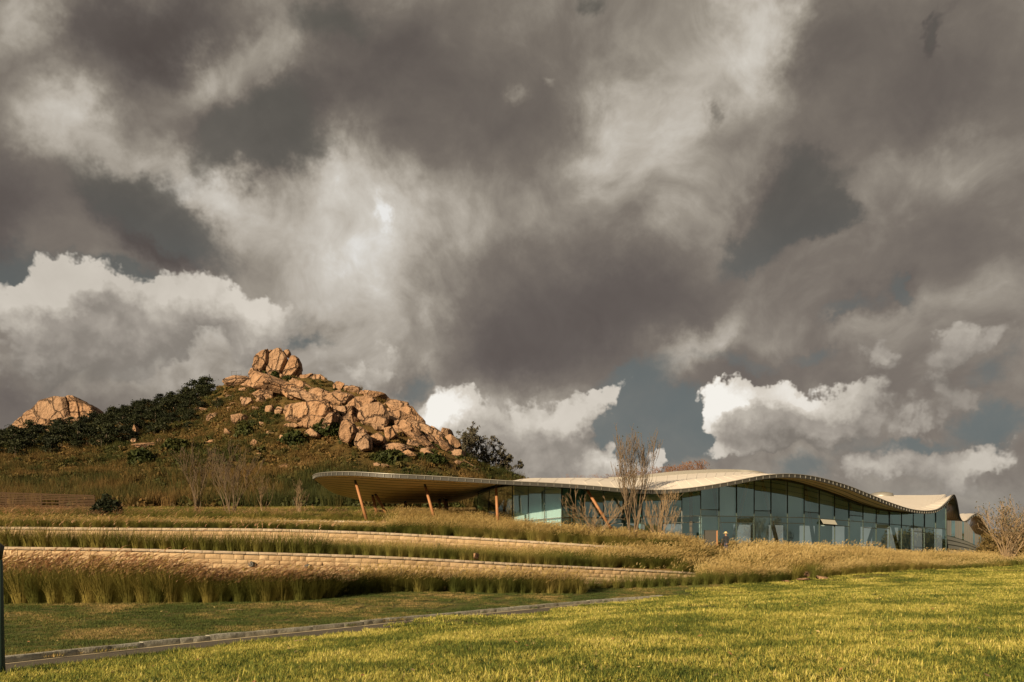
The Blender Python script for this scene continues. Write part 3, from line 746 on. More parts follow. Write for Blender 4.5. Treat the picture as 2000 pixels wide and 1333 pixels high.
# ------------------------------------------------------------------ hill
RIDGE = np.array([(-900,900),(-300,875),(0,848),(100,836),(195,822),(250,806),(330,785),(400,768),(440,748),(480,736),(530,737),(600,735),(640,742),(700,760),(760,785),(830,828),(870,858),(905,885),(935,908),(970,925),(1030,948),(1120,985),(1250,1040),(1400,1068)], float)
def ridge(px): return np.interp(px, RIDGE[:, 0], RIDGE[:, 1])
def rdist(px): return np.interp(px, [-900, 0, 300, 480, 640, 900, 1100, 1400], [185, 190, 195, 190, 180, 160, 150, 140])
def hillz(px, d, noise=True):
    px = np.asarray(px, float); d = np.asarray(d, float)
    rd = rdist(px); base = np.interp(px, [935, 1100, 1300], [985.0, 1040, 1072])
    s_ = np.clip((d - 95) / (rd - 95), 0, None)
    f_ = np.where(s_ < 1, s_ ** 0.85, 1.0)
    row = base + (ridge(px) - base) * f_
    z = EYE + (HY - row) / F * np.minimum(d, rd)
    z = z - np.clip(d - rd, 0, None) * 0.45
    if noise:
        x = (px - 1000) / F * d
        am = np.clip((d - 95) / 15, 0, 1) * (1 - 0.75 * np.clip((d - rd + 8) / 8, 0, 1))
        z = z + am * (4.2 * fbm2(x * 0.06, d * 0.06, 4, 3) + 1.6 * fbm2(x * 0.3, d * 0.3, 3, 9))
    return z
hp = np.arange(-900, 1401, 7.0); hd = np.concatenate([np.arange(94, 196, 1.4), np.arange(198, 260, 6)])
HP, HD = np.meshgrid(hp, hd, indexing='ij'); HZ = hillz(HP, HD)
HZ[:, 0] -= 0.5
mb = MB(); mb.grid(np.stack([(HP - 1000) / F * HD, HD, HZ], -1))
hill = mb.obj('hill', M_hill, smooth=True); tag(hill, 'scrubby brown hillside rising behind the building', None, None, 'structure')
_hd = np.arange(95, 200, 0.8)
def hill_at(px, py):
    """first point of the hill seen at a pixel"""
    z = hillz(np.full(_hd.shape, float(px)), _hd); rows = HY - (z - EYE) / _hd * F
    ok = np.where(rows <= py)[0]
    d = _hd[ok[0]] if len(ok) else rdist(px)
    return float(d), float(hillz(px, d))
# ------------------------------------------------------------------ rocks
def rock_mesh(seed, planes=12, amp=0.085, sub=5, lo=0.5, hi=0.85):
    bm = bmesh.new(); bmesh.ops.create_icosphere(bm, subdivisions=sub, radius=1.0)
    V = np.array([v.co[:] for v in bm.verts]); rg = np.random.default_rng(seed)
    V = V * 1.12
    for k in range(planes):
        n = rg.normal(size=3); n /= np.linalg.norm(n); d = rg.uniform(lo, hi)
        h = V @ n - d; m = h > 0
        V[m] -= np.outer(h[m] * 0.96, n)
    nn = V / np.linalg.norm(V, axis=1)[:, None]
    rdg = 1 - np.abs(fbm(V * 1.5 + seed, 3, seed)) * 5
    V = V + nn * (fbm(V * 2.2 + seed * 3, 5, seed, 0.55) * amp * 3.2 - np.clip(rdg - 0.80, 0, 1) * amp * 4.0)[:, None]
    V /= np.abs(V).max(0)       # unit half extents
    for v, c in zip(bm.verts, V): v.co = c
    for f in bm.faces: f.smooth = True
    me = bpy.data.meshes.new('rock'); bm.to_mesh(me); bm.free(); me.materials.append(M_rock)
    return me
def hull_mesh(points, name, seed, bev=0.05, cuts=3, amp=0.02, norm=True, fs=3.0):
    """angular block: convex hull of points with worn edges and a rough surface"""
    bm = bmesh.new()
    for p in points: bm.verts.new(p)
    r = bmesh.ops.convex_hull(bm, input=bm.verts[:])
    bmesh.ops.delete(bm, geom=[e for e in r['geom_interior'] if isinstance(e, bmesh.types.BMVert)], context='VERTS')
    bmesh.ops.dissolve_limit(bm, angle_limit=R(14), verts=bm.verts[:], edges=bm.edges[:])
    bmesh.ops.bevel(bm, geom=bm.edges[:], offset=bev, segments=2, affect='EDGES', profile=0.6, clamp_overlap=True)
    bmesh.ops.triangulate(bm, faces=bm.faces[:])
    for k in range(cuts):
        L = sorted((e.calc_length() for e in bm.edges), reverse=True); lim = max(L[0] * 0.45, 1e-3)
        bmesh.ops.subdivide_edges(bm, edges=[e for e in bm.edges if e.calc_length() > lim], cuts=1)
        bmesh.ops.triangulate(bm, faces=[f for f in bm.faces if len(f.verts) > 3])
    bm.normal_update()
    V = np.array([v.co[:] for v in bm.verts]); N = np.array([v.normal[:] for v in bm.verts]); sz = np.abs(V - V.mean(0)).max()
    Vn = (V - V.mean(0)) / sz
    n1 = fbm(Vn * fs + seed * 1.7, 4, seed, .6); rd = np.abs(fbm(Vn * fs * .55 + seed, 2, seed + 9))
    V = V + N * ((n1 * amp * 2.6 - np.clip(0.035 - rd, 0, 1) / 0.035 * amp * 1.5) * sz)[:, None]
    if norm: V = V - (V.max(0) + V.min(0)) / 2; V /= np.abs(V).max(0)
    for v, c in zip(bm.verts, V): v.co = c
    for f in bm.faces: f.smooth = True
    me = bpy.data.meshes.new(name); bm.to_mesh(me); bm.free(); me.materials.append(M_rock); return me
def rand_hull(seed, n=18):
    rg = np.random.default_rng(seed); P = rg.normal(size=(n, 3)); P /= np.linalg.norm(P, axis=1)[:, None]; P *= rg.uniform(.8, 1, n)[:, None]
    return hull_mesh((P * np.array([1, 1, .9])).tolist(), 'rock', seed, .045, 5, .030, True, 2.4)
ROCKS = [rand_hull(100 + i, 13 + i % 8) for i in range(10)] + [rock_mesh(160 + i, 14 + i) for i in range(4)]
SLABS = [rand_hull(200 + i, 12 + i) for i in range(5)]
def outline_block(rows, zf, parent, d=None, thick=4.0, seed=0, dd=0.0, back=.78):
    """rock block with the outline rows, standing at its own distance and with real thickness"""
    P = [zf(*r) for r in rows]; cx = sum(p[0] for p in P) / len(P); cy = sum(p[1] for p in P) / len(P); yl = max(p[1] for p in P)
    if d is None: d = hill_at(cx, min(yl - 1, 982))[0] - 1.2
    d += dd; pts = []
    for p in P:
        pts.append(W(*p, d)); q_ = W(cx + (p[0] - cx) * .82, cy + (p[1] - cy) * .82, d); pts.append(q_ + Vector((0, -thick * .16, 0)))
        q_ = W(cx + (p[0] - cx) * back, cy + (p[1] - cy) * back, d); pts.append(q_ + Vector((0, thick, 0)))
    o0 = Vector(parent.location); me = hull_mesh([tuple(p - o0) for p in pts], 'rock', seed, .13, 6, .030, False, 2.4)
    return link('rock', me, parent)
def place_rock(px, py, w, h, ang=0.0, me=None, parent=None, base=None, name='rock', depth=None, dd=0.0, dist=None, roty=None):
    """rock whose middle is seen at px,py with an outline of w x h pixels"""
    if dist is None:
        d, z = hill_at(px, min(py + h * 0.32, 982))
    else: d = dist
    d += dd
    p = W(px, py, d); sx = w / 2 / F * d; sz = h / 2 / F * d
    sy = depth if depth else max(0.5 * (sx + sz), 0.4)
    o = link(name, me or random.choice(ROCKS), parent)
    rz = roty if roty is not None else random.uniform(-0.5, 0.5)
    Mx = Matrix.Translation(p) @ Euler((0, -R(ang), 0)).to_matrix().to_4x4() @ Matrix.Diagonal((sx, sy, sz, 1)) @ Matrix.Rotation(rz, 4, 'Z') @ Matrix.Rotation(random.choice([0, math.pi]), 4, 'X' if random.random() < .5 else 'Z')
    if parent is not None: o.matrix_local = Matrix.Translation(-parent.location) @ Mx
    else: o.matrix_world = Mx
    return o
Z2 = lambda x, y: (400 + x / 3.122, 640 + y / 3.122)
Z1 = lambda x, y: (x / 3.122, 640 + y / 3.122)
def cluster(name, label, rows, zf, group=None, me=None, **kw):
    x0, y0 = zf(rows[0][0], rows[0][1]); d, z = hill_at(x0, min(980, y0 + 10)) if 'dist' not in kw else (kw['dist'], 0)
    root = empty(name, tuple(W(x0, y0, d))); tag(root, label, 'rock', group)
    for r in rows:
        px, py = zf(r[0], r[1]); place_rock(px, py, r[2] / 3.122 * 1.12, r[3] / 3.122 * 1.12, r[4] if len(r) > 4 else 0, me, root, **kw)
    return root
# summit tor: tall jointed blocks
dS = 189.0
tor = empty('summit_tor', tuple(W(535, 735, dS))); tag(tor, 'tall jointed granite tor crowning the hill summit', 'rock')
Z7 = lambda x, y: (440 + x / 10, 660 + y / 10)
TOR = [([(590,330),(700,245),(830,208),(822,470),(745,625),(600,660),(515,570),(560,430)],0),([(830,330),(930,230),(1010,193),(1085,203),(1110,270),(1195,370),(1190,430),(1120,590),(1050,770),(870,780),(755,625),(822,480)],.9),
  ([(1120,270),(1180,225),(1240,225),(1262,290),(1210,390),(1130,330)],1.8),([(1245,400),(1280,345),(1350,342),(1440,400),(1468,590),(1340,660),(1290,790),(1080,765),(1150,590)],.3),([(1340,640),(1472,580),(1478,700),(1400,745),(1300,790)],1.2),
  ([(440,700),(500,580),(600,600),(650,680),(560,760),(450,750)],-.5),([(545,410),(560,355),(635,335),(645,420),(590,510),(545,480)],1.8),([(515,765),(600,665),(690,622),(705,775),(600,790)],-1.4),([(560,780),(700,700),(1300,700),(1350,800),(900,830)],1.0),([(835,250),(880,232),(925,235),(850,330)],2)]
for k, (rows, dy) in enumerate(TOR): outline_block(rows, Z7, tor, dS + dy, 4.2 if len(rows) > 6 else 2.0, 300 + k)
heap = empty('rock_outcrop', tuple(W(620, 745, dS - 2))); tag(heap, 'heap of cracked boulders just right of the summit tor', 'rock')
for k, rows in enumerate([[(1370,850),(1460,730),(1700,690),(1722,702),(1560,835),(1500,862)],[(1460,915),(1560,805),(1720,712),(1870,708),(1885,740),(1845,850),(1815,960),(1700,980),(1550,965)],[(1862,742),(1900,728),(1960,780),(2040,860),(2060,940),(1870,950)],[(1240,940),(1290,890),(1420,930),(1350,990)],[(1365,880),(1440,840),(1450,900),(1400,940)],[(1680,1030),(1700,970),(1760,1030)],[(1860,1000),(1890,940),(1960,1000),(1900,1020)],[(1300,780),(1420,740),(1400,800),(1330,820)],[(1950,1000),(2000,920),(2100,960),(2060,1060),(1960,1060)],[(2060,960),(2120,900),(2200,950),(2180,1040),(2080,1040)]]):
    outline_block(rows, Z7, heap, dS - 2.5 + .3 * (k % 3), 3.2, 330 + k)
cluster('rock_outcrop', 'row of small boulders on the skyline below the summit boulders', [(815,360,62,54),(912,380,72,52),(866,377,54,44),(815,392,60,20),(950,402,50,20)], Z2)
cluster('rock_outcrop', 'long smooth rock slab sloping down below the summit tor', [(480,375,430,105,-17),(200,332,190,70,4),(370,400,140,100,-10),(620,420,240,80,-10),(330,345,200,60,-8),(720,418,200,66,-6),(830,432,200,84,-10),(560,400,160,90,-16)], Z2, me=None)
cluster('rock_outcrop', 'fractured skyline ridge of rock on the right shoulder of the hill', [(1200,500,200,100,-26),(1262,545,140,100,-28),(1300,575,90,70,-20),(1170,480,140,60,-18),(1140,470,90,60,-10),(1215,560,180,70,-30),(1150,560,100,70,-25),(1050,420,160,50,-8),(1000,405,100,36,-5)], Z2)
cluster('rock_outcrop', 'lower right stretch of jagged rock running down the hill shoulder', [(1340,620,130,70,-20),(1412,650,130,90,-22),(1475,668,110,90,-18),(1500,710,100,90,-40),(1450,700,120,70,-30),(1260,640,220,80,-32),(1330,700,230,60,-38),(1530,720,62,100,-12),(1550,770,90,70,-30),(1390,690,120,50,-36),(1190,600,160,60,-35),(1480,740,160,50,-38)], Z2)
cluster('rock_outcrop', 'broken rock shelf at the foot of the cliff on the right', [(1180,745,180,70,-5),(1240,775,90,50),(1370,780,100,60,-10),(1130,735,80,50),(1350,755,70,40),(1440,822,64,40),(1400,800,90,40,-30),(1290,720,120,40,-30)], Z2)
cluster('rock_outcrop', 'thin tongue of pale rock running down the right end of the hill', [(1620,850,120,34,-30),(1540,825,48,26),(1660,890,46,18,-20),(1585,838,50,24,-25),(1700,905,60,12)], Z2)
CL = [('rock_outcrop','broad pale rock face with a rounded top at the centre of the cliff',[[(492,530),(515,465),(640,450),(700,438),(770,450),(784,485),(742,545),(650,535),(560,585),(490,565)],[(555,590),(650,530),(738,548),(705,612),(640,622),(580,606)],[(700,412),(830,398),(905,410),(872,462),(850,474),(770,452),(715,442)],[(600,640),(650,608),(702,650),(692,678),(640,672)],[(490,590),(540,575),(590,600),(560,618),(510,612)]]),
 ('rock_outcrop','pillar boulders leaning side by side in the middle of the cliff',[[(698,645),(728,560),(765,512),(792,520),(787,572),(752,632),(705,658)],[(768,615),(788,550),(820,528),(840,560),(822,612),(790,632)],[(776,500),(800,492),(812,512),(800,530),(780,524)],[(803,480),(862,478),(872,520),(852,548),(815,512)],[(873,480),(902,474),(908,532),(887,552),(870,532)],[(905,470),(945,480),(930,545),(905,540)]]),
 ('rock_outcrop','massive overhanging boulder with a shaded right side on the cliff',[[(928,545),(940,490),(980,465),(1060,453),(1102,480),(1128,540),(1112,602),(1040,608),(960,592)],[(868,462),(920,420),(1000,413),(1052,440),(1000,467),(940,492),(926,542),(895,502)],[(1090,610),(1142,600),(1175,660),(1130,694),(1100,672)],[(1030,605),(1100,600),(1110,628),(1040,630)]]),
 ('rock_outcrop','two tall rounded rock buttresses at the foot of the cliff',[[(813,645),(835,570),(870,553),(917,590),(922,640),(882,720),(820,685)],[(908,695),(930,640),(987,638),(1014,672),(1014,745),(960,760),(915,720)],[(1012,660),(1060,638),(1102,672),(1092,704),(1040,724),(1012,700)],[(900,600),(960,605),(1010,640),(980,650),(930,640)]])]
_k = 360
for nm, lb, sets in CL:
    r0 = sets[0]; gx, gy = Z2(*r0[0]); root = empty(nm, tuple(W(gx, gy, hill_at(gx, gy + 20)[0]))); tag(root, lb, 'rock')
    for rows in sets: outline_block(rows, Z2, root, None, 4.5, _k); _k += 1
dome = empty('rock_outcrop', tuple(W(100, 838, 232))); tag(dome, 'distant rocky dome on the left skyline', 'rock')
for rows, dy in [([(35,625),(100,568),(180,500),(240,520),(250,610)],0),([(180,502),(240,440),(330,417),(400,424),(430,560),(240,605)],-1),([(400,424),(440,413),(482,438),(500,560),(440,605),(408,520)],.5),([(472,438),(512,448),(562,482),(602,540),(624,585),(520,605),(480,560)],1),([(388,432),(420,411),(462,424),(474,472),(420,484)],2),([(110,600),(190,540),(300,560),(320,620),(120,625)],-3),([(300,580),(430,540),(560,570),(600,620),(300,625)],-3),([(60,620),(250,450),(420,430),(600,560),(620,640)],5)]:
    outline_block(rows, Z1, dome, 232 + dy, 7.0, _k); _k += 1
# bedrock between the big pieces
bed = empty('bedrock', tuple(W(720, 820, 170))); tag(bed, 'fractured bedrock filling the gaps between the cliff boulders', 'rock')
_rg = random.Random(5)
for k in range(95):
    px = _rg.uniform(560, 905); w_ = (px - 560) / 345
    py = 770 + w_ * 95 + _rg.uniform(-1, 1) * (36 - 22 * w_)
    if py < ridge(px) + 7: continue
    if px < 640 and py > 845: continue
    place_rock(px, py, _rg.uniform(18, 44) * (1 - .3 * w_), _rg.uniform(12, 24) * (1 - .2 * w_), -24, _rg.choice(SLABS + ROCKS), bed, dd=0.7)
# separate boulders on the slope
loose2 = [(485,685,72,82,'pale angular boulder standing on the green slope below the cliff'),(555,665,62,54,None),(548,706,36,34,None),(572,708,30,30,None),(135,640,50,66,'upright tan boulder with a split top low on the brown slope'),(295,712,52,64,None),(470,855,110,54,'low pale rock patch in scrub above the canopy tip'),(270,462,94,84,'large rounded boulder left of the long summit slab'),(230,435,42,42,None),(45,550,62,52,None),(215,562,112,72,'wide rounded boulder on the slope beneath the summit'),(400,505,66,66,None),(460,515,52,66,None),(310,500,46,36,None),(400,650,52,26,None),(930,872,44,18,None),(1050,835,42,24,None),(1100,848,50,34,None),(1240,885,34,18,None),(130,410,44,28,None),(150,495,44,24,None),(340,440,60,70,None),(380,400,60,60,None),(150,425,50,30,None),(175,470,60,26,None),(350,590,40,30,None),(290,540,30,20,None),(330,770,60,14,None),(400,640,50,24,None),(240,380,60,26,None),(520,500,40,60,None),(510,600,60,34,None)]
loose1 = [(900,725,200,54,'long flat rock ledge among the pines at mid slope'),(822,692,66,28,None),(975,692,44,34,None),(1050,718,62,34,None),(770,787,54,16,None),(680,792,44,14,None),(740,730,40,24,None),(600,695,52,34,None),(22,682,66,32,'half hidden pale rock at the left edge above the pines'),(858,562,42,24,None),(1070,507,64,44,None),(1235,507,104,38,None),(1292,548,72,54,None),(1385,645,52,64,None),(1022,902,52,32,None),(1290,697,70,32,None),(828,640,34,90,'slim upright boulder among the dark pines'),(950,572,34,40,None),(735,592,34,28,None),(330,633,100,22,None),(540,715,60,30,None),(650,720,50,24,None),(1130,690,60,24,None),(990,540,40,24,None),(1180,565,50,20,None),(1250,410,50,22,None),(1330,440,30,30,None)]
for rows, zf in ((loose2, Z2), (loose1, Z1)):
    for x, y, w, h, lb in rows:
        px, py = zf(x, y); o = place_rock(px, py, w / 3.122, h / 3.122, random.uniform(-8, 8), name='boulder')
        tag(o, lb or 'small weathered tan boulder half buried in scrub on the hillside', 'boulder', 'boulders scattered over the scrubby slope')
# stones by the beds
for px, py, w, h, d, lb in [(930,1086.5,11,13,44.6,'pointed grey standing stone on the edge of the lower terrace'),(1567,1131.5,27,6,49.6,'flat pale stone lying on the lawn at the corner of the reed bed'),(1605,1129,16,9,50.3,'small pointed yellow stone on the lawn beside a reed clump'),(1580,1121,18,11,51.5,'squarish pale stone between two reed clumps'),(1533,1135,6,3,49.4,'tiny round stone at the left of the flat pale stone'),
    (755,1022,40,12,60.3,'long pale boulder beside the end of the upper wall'),(838,1029,26,6,58,'low pale boulder in the reeds under the canopy'),(903,1032,44,9,57.8,'wide pale boulder in the reeds left of the glass corner'),(1965,1108,4,3.4,57.4,'orange pebble at the foot of the right hand shrub'),(1958,1107.6,4,3,57.4,'leftmost orange pebble below the bare shrub'),(1974,1107,5,3.4,57.5,'rightmost orange pebble below the bare shrub')]:
    o = place_rock(px, py, w, h, 0, dist=d, name='stone'); tag(o, lb, 'stone')
    if px > 1950: o.data = o.data.copy(); o.data.materials[0] = M_corten
# ------------------------------------------------------------------ the glass pavilion under its rippling roof
pav = empty('glass_pavilion', tuple(W(1400, 1060, 62))); tag(pav, 'long glass pavilion under a rippling pale roof with a timber soffit', 'building')
PL = np.array(pav.location)
def pobj(mb, name, mats, parent=pav, smooth=False):
    for i in range(len(mb.v)): mb.v[i] = mb.v[i] - PL
    return mb.obj(name, mats, parent, smooth)
Frows = [(612,930,66),(620,925.6,63.5),(642,922.8,61),(690,922,59.5),(760,926,58.5),(840,930,58.6),(920,935,58.8),(1000,940,59),(1080,944,59.3),(1160,949.5,59.6),(1220,955,59.8),(1270,957.5,59.8),(1320,956,59.8),(1370,950.5,59.8),(1420,942.5,60),(1465,933.5,60.3),(1500,928,60.8),(1540,926,61.4),(1580,929.5,62.5),(1620,938.5,64),(1660,951,66),(1700,967,68),(1740,983,70.5),(1775,994,73),(1805,998,75.5),(1830,995,78),(1848,981,80.5),(1861,966.5,83),(1867,976,87),(1871,995,91),(1874,1010,95),(1880,1018.5,98),(1888,1016.5,99),(1897,1008.5,100),(1907,1003.5,101),(1915,1007,102.5),(1922,1017,104),(1930,1031,106),(1937,1043.5,108)]
Brows = [(628,942,68.5),(650,957,72),(682,967,75),(722,975,77),(775,979,78),(835,978,78.5),(905,972,80),(1010,937.5,92),(1090,934,92),(1165,934,90),(1215,936,88),(1260,933,88),(1310,928,88),(1355,925,88),(1400,923,88),(1440,922.5,88),(1480,923.5,88),(1520,929,90),(1560,937,90),(1595,947,92),(1630,958,94),(1665,966,96),(1700,968,98),(1740,967.5,100),(1780,967.5,102),(1810,967.5,103),(1833,967,104),(1848,967.5,105),(1846,986,106),(1838,1002,108),(1838,1012,110),(1858,1012,112),(1876,1004,115),(1886,1003.8,116),(1895,1004.2,117),(1896,1016,118),(1893,1031,119),(1898,1043,120),(1912,1051,121)]
# underside height at the line of the facade (row of the facade head); None = straight between the rims
Mrows = {9:(1150,947,64),10:(1208,948,65),11:(1258,949,64.5),12:(1308,948,63.5),13:(1352,944,63.2),14:(1396,939,64.0),15:(1436,935,65),16:(1468,933,66),17:(1506,934.5,67.5),18:(1545,941,69),19:(1582,953,70.5),20:(1622,967.5,72),21:(1664,985,74),22:(1706,996,75.5),23:(1745,998.5,77.5),24:(1780,998.5,79),25:(1806,996,80.5),26:(1824,988,83),27:(1838,982,88)}
Fw = np.array([W(*r) for r in Frows]); Bw = np.array([W(*r) for r in Brows]); TH = 0.27
Mw = []
for i in range(len(Fw)):
    if i in Mrows: m = np.array(W(*Mrows[i])); m[2] += TH; Mw.append(m)
    else:
        m = Fw[i] * 0.72 + Bw[i] * 0.28
        Mw.append(m)
Mw = np.array(Mw); NS = 7
Fs, Ms, Bs = crom(Fw, NS), crom(Mw, NS), crom(Bw, NS)
def roofpt(i, v, top=True):
    """v 0 front rim, .28 facade, 1 back rim"""
    f, m, b = Fs[i], Ms[i], Bs[i]
    if v <= .28: w_ = v / .28; p = f * (1 - w_) + m * w_
    else: w_ = (v - .28) / .72; p = m * (1 - w_) + b * w_
    # gentle rounding across the knee
    return p - np.array([0, 0, 0 if top else TH])
NR = len(Fs); vs = np.array([0, .07, .14, .21, .28, .36, .46, .58, .7, .82, .92, 1.0])
TOP = np.array([[roofpt(i, v) for v in vs] for i in range(NR)])
mb = MB(); mb.grid(TOP, flip=True); pobj(mb, 'roof_deck', M_concrete, smooth=True)
# soffit boards as lengthwise strips with open joints
sv_ = [0.0, .075, .155, .24, .33, .43, .54, .66, .78, .89, 1.0]
segs = [(0, 7 * NS), (7 * NS, 13 * NS), (13 * NS, 19 * NS), (19 * NS, 25 * NS), (25 * NS, 31 * NS), (31 * NS, NR - 1)]
for k in range(len(sv_) - 1):
    for a_, b_ in segs:
        P = np.array([[roofpt(i, v, False) for v in np.linspace(sv_[k] + (0.006 if k else 0.003), sv_[k + 1] - 0.006, 4)] for i in range(a_, b_ + 1)])
        mb = MB(); mb.grid(P); pobj(mb, 'soffit_panel', M_soffit, smooth=True)
mb = MB(); P = TOP.copy(); P[..., 2] -= TH * 0.62; mb.grid(P[:, :]); pobj(mb, 'roof_core', M_dark, smooth=True)
mb = MB()
for i in range(2, NR - 1, 3):
    for k in range(len(vs) - 1):
        a, b = TOP[i, k], TOP[i, k + 1]; tt = TOP[min(i + 1, NR - 1), k] - TOP[i - 1, k]; tt = tt / np.linalg.norm(tt) * .04
        mb.add([a - tt + [0, 0, .022], a + tt + [0, 0, .022], b + tt + [0, 0, .022], b - tt + [0, 0, .022], a - tt, b - tt, a + tt, b + tt], [(0, 1, 2, 3), (4, 0, 3, 5), (1, 6, 7, 2)])
o = pobj(mb, 'roof_seam', M_concrete); tag(o, kind='stuff')
# rim: lip, recessed dark channel, brackets
def rim_curve():
    c = list(Fs) + list(Bs[::-1][0:0])
    return np.array(c)
RC = np.vstack([np.array([roofpt(0, v) for v in np.linspace(1, 0, 14)])[:-1], Fs])
RC = np.array(RC); tg = np.gradient(RC, axis=0); tg /= np.linalg.norm(tg, axis=1)[:, None]
outd = np.stack([tg[:, 1], -tg[:, 0], tg[:, 0] * 0], -1); outd /= np.linalg.norm(outd, axis=1)[:, None]
upv = np.tile([0, 0, 1.0], (len(RC), 1))
def ribbon(off0, z0, off1, z1): return np.stack([RC + outd * off0 + upv * z0, RC + outd * off1 + upv * z1], 1)
mb = MB()
Pc = np.stack([RC + outd * -0.02 + upv * 0.03, RC + outd * 0.10 + upv * 0.02, RC + outd * 0.10 + upv * -0.015, RC + outd * 0.02 + upv * -0.05], 1); mb.grid(Pc)
pobj(mb, 'roof_lip', M_metal, smooth=False)
mb = MB(); mb.grid(ribbon(0.015, 0.0, 0.0, -TH + .01)); pobj(mb, 'fascia', M_dark)
mb = MB()
Pc = np.stack([RC + outd * 0.0 + upv * (-TH + 0.01), RC + outd * 0.03 + upv * (-TH + 0.01), RC + outd * 0.03 + upv * (-TH - 0.015), RC + outd * -0.06 + upv * (-TH - 0.015)], 1); mb.grid(Pc)
pobj(mb, 'lower_lip', M_dark)
mb = MB(); cl = np.concatenate([[0], np.cumsum(np.linalg.norm(np.diff(RC, axis=0), axis=1))])
for s_ in np.arange(0.2, cl[-1], 0.6):
    p = np.array([np.interp(s_, cl, RC[:, k]) for k in range(3)]); o_ = np.array([np.interp(s_, cl, outd[:, k]) for k in range(3)]); t_ = np.array([np.interp(s_, cl, tg[:, k]) for k in range(3)])
    mb.quadbox(p - t_ * 0.022 + o_ * 0.01 - np.array([0, 0, .05]), p + t_ * 0.022 + o_ * 0.01 - np.array([0, 0, .05]), np.array([0, 0, -TH + .07]), o_ * 0.06)
o = pobj(mb, 'rim_bracket', M_rib); tag(o, kind='stuff')

# facade line
MU = [(935,73.5),(957,68.5),(1001,65.5),(1032,64.5),(1064,63.8),(1097,63.2),(1118.6,66.2),(1141,67.2),(1178.5,67),(1216.5,66.5),(1254,65.3),(1292,64.2),(1332,63.2)]
mpx = [1368.6,1404.3,1438.7,1472.9,1505.8,1538.1,1570.5,1600.4,1630.1,1658.4,1685.5,1711.4,1737.2,1760.8,1783.7,1805.7,1827.8,1848]
MU += [(p, d) for p, d in zip(mpx, np.linspace(62.6, 80.5, len(mpx)) - 1.1 * np.sin(np.linspace(0, math.pi, len(mpx))) + .4)]
MX = np.array([[(p - 1000) / F * d, d] for p, d in MU])
GRID_I = np.arange(NR); GV = np.linspace(0, 1, 60)
RG = np.array([[roofpt(i, v, False) for v in GV] for i in range(0, NR)])
RGf = RG.reshape(-1, 3)
def soffit_z(x, y):
    d2 = (RGf[:, 0] - x) ** 2 + (RGf[:, 1] - y) ** 2; k = np.argsort(d2)[:4]; w_ = 1 / (d2[k] + 1e-3)
    return float((RGf[k, 2] * w_).sum() / w_.sum())
FLOOR = 0.85
# storeys: heights of the transoms along the facade
tz = lambda px: float(np.interp(px, [935, 1097, 1118, 1332, 1570, 1700, 1848], [3.75, 4.15, 4.35, 4.3, 4.4, 4.15, 3.75]))
full = {2: 'w', 3: 'w', 4: 'w'}
U, Lw = 'upper', 'lower'
spec = {  # bay index from the 1332 mullion: (blinds, transoms relative to the main one, open vent)
 12: ((), (0, -.5), 0), 13: ((Lw,), (0, .5), 0), 14: ((U,), (0, -.5), 0), 15: ((), (0, -.5), 0), 16: ((Lw,), (0, .5), 0), 17: ((), (0, -.5), 0), 18: ((U,), (0, -.5), 0), 19: ((), (0, .5), 0), 20: ((U, Lw), (0, -.5), 1), 21: ((), (0, -.5), 0), 22: ((Lw,), (0, .5), 0), 23: ((U,), (0, -.5), 0), 24: ((Lw,), (0, -.42), 0), 25: ((), (0,), 0), 26: ((U, Lw), (0,), 0), 27: ((), (0, -.5, -2.0), 0), 28: ((U, Lw), (0,), 0), 29: ((), (0,), 0)}
heads = []
for i, (p, d) in enumerate(MU):
    x, y = MX[i]; heads.append(soffit_z(x, y))
print('heads', [round(HY - (h - EYE) / MU[i][1] * F) for i, h in enumerate(heads)])
foot = [float(np.interp(p, [935, 1001, 1097, 1216, 1332, 1848], [2.4, 2.2, 2.0, 1.6, .9, .6])) for p, d in MU]
lean = lambda i: -0.55 if i == 0 else (-.3 if i == 1 else 0.0)
for i in range(len(MU)):
    x, y = MX[i]; mb = MB(); ln = lean(i)
    a = np.array([x + ln, y, foot[i]]); b = np.array([x, y, heads[i] + 0.05])
    t_ = MX[min(i + 1, len(MX) - 1)] - MX[max(i - 1, 0)]; t_ = t_ / np.linalg.norm(t_); T3 = np.array([t_[0], t_[1], 0]); N3 = np.array([t_[1], -t_[0], 0])
    wd_ = 0.09 if i in (5, 28) else 0.05
    mb.quadbox(a - T3 * wd_ / 2 - N3 * 0.02, b - T3 * wd_ / 2 - N3 * 0.02, T3 * wd_, N3 * 0.07)
    pobj(mb, 'mullion', M_frame)
def lerp(a, b, t): return a + (b - a) * t
blinds = MB(); 
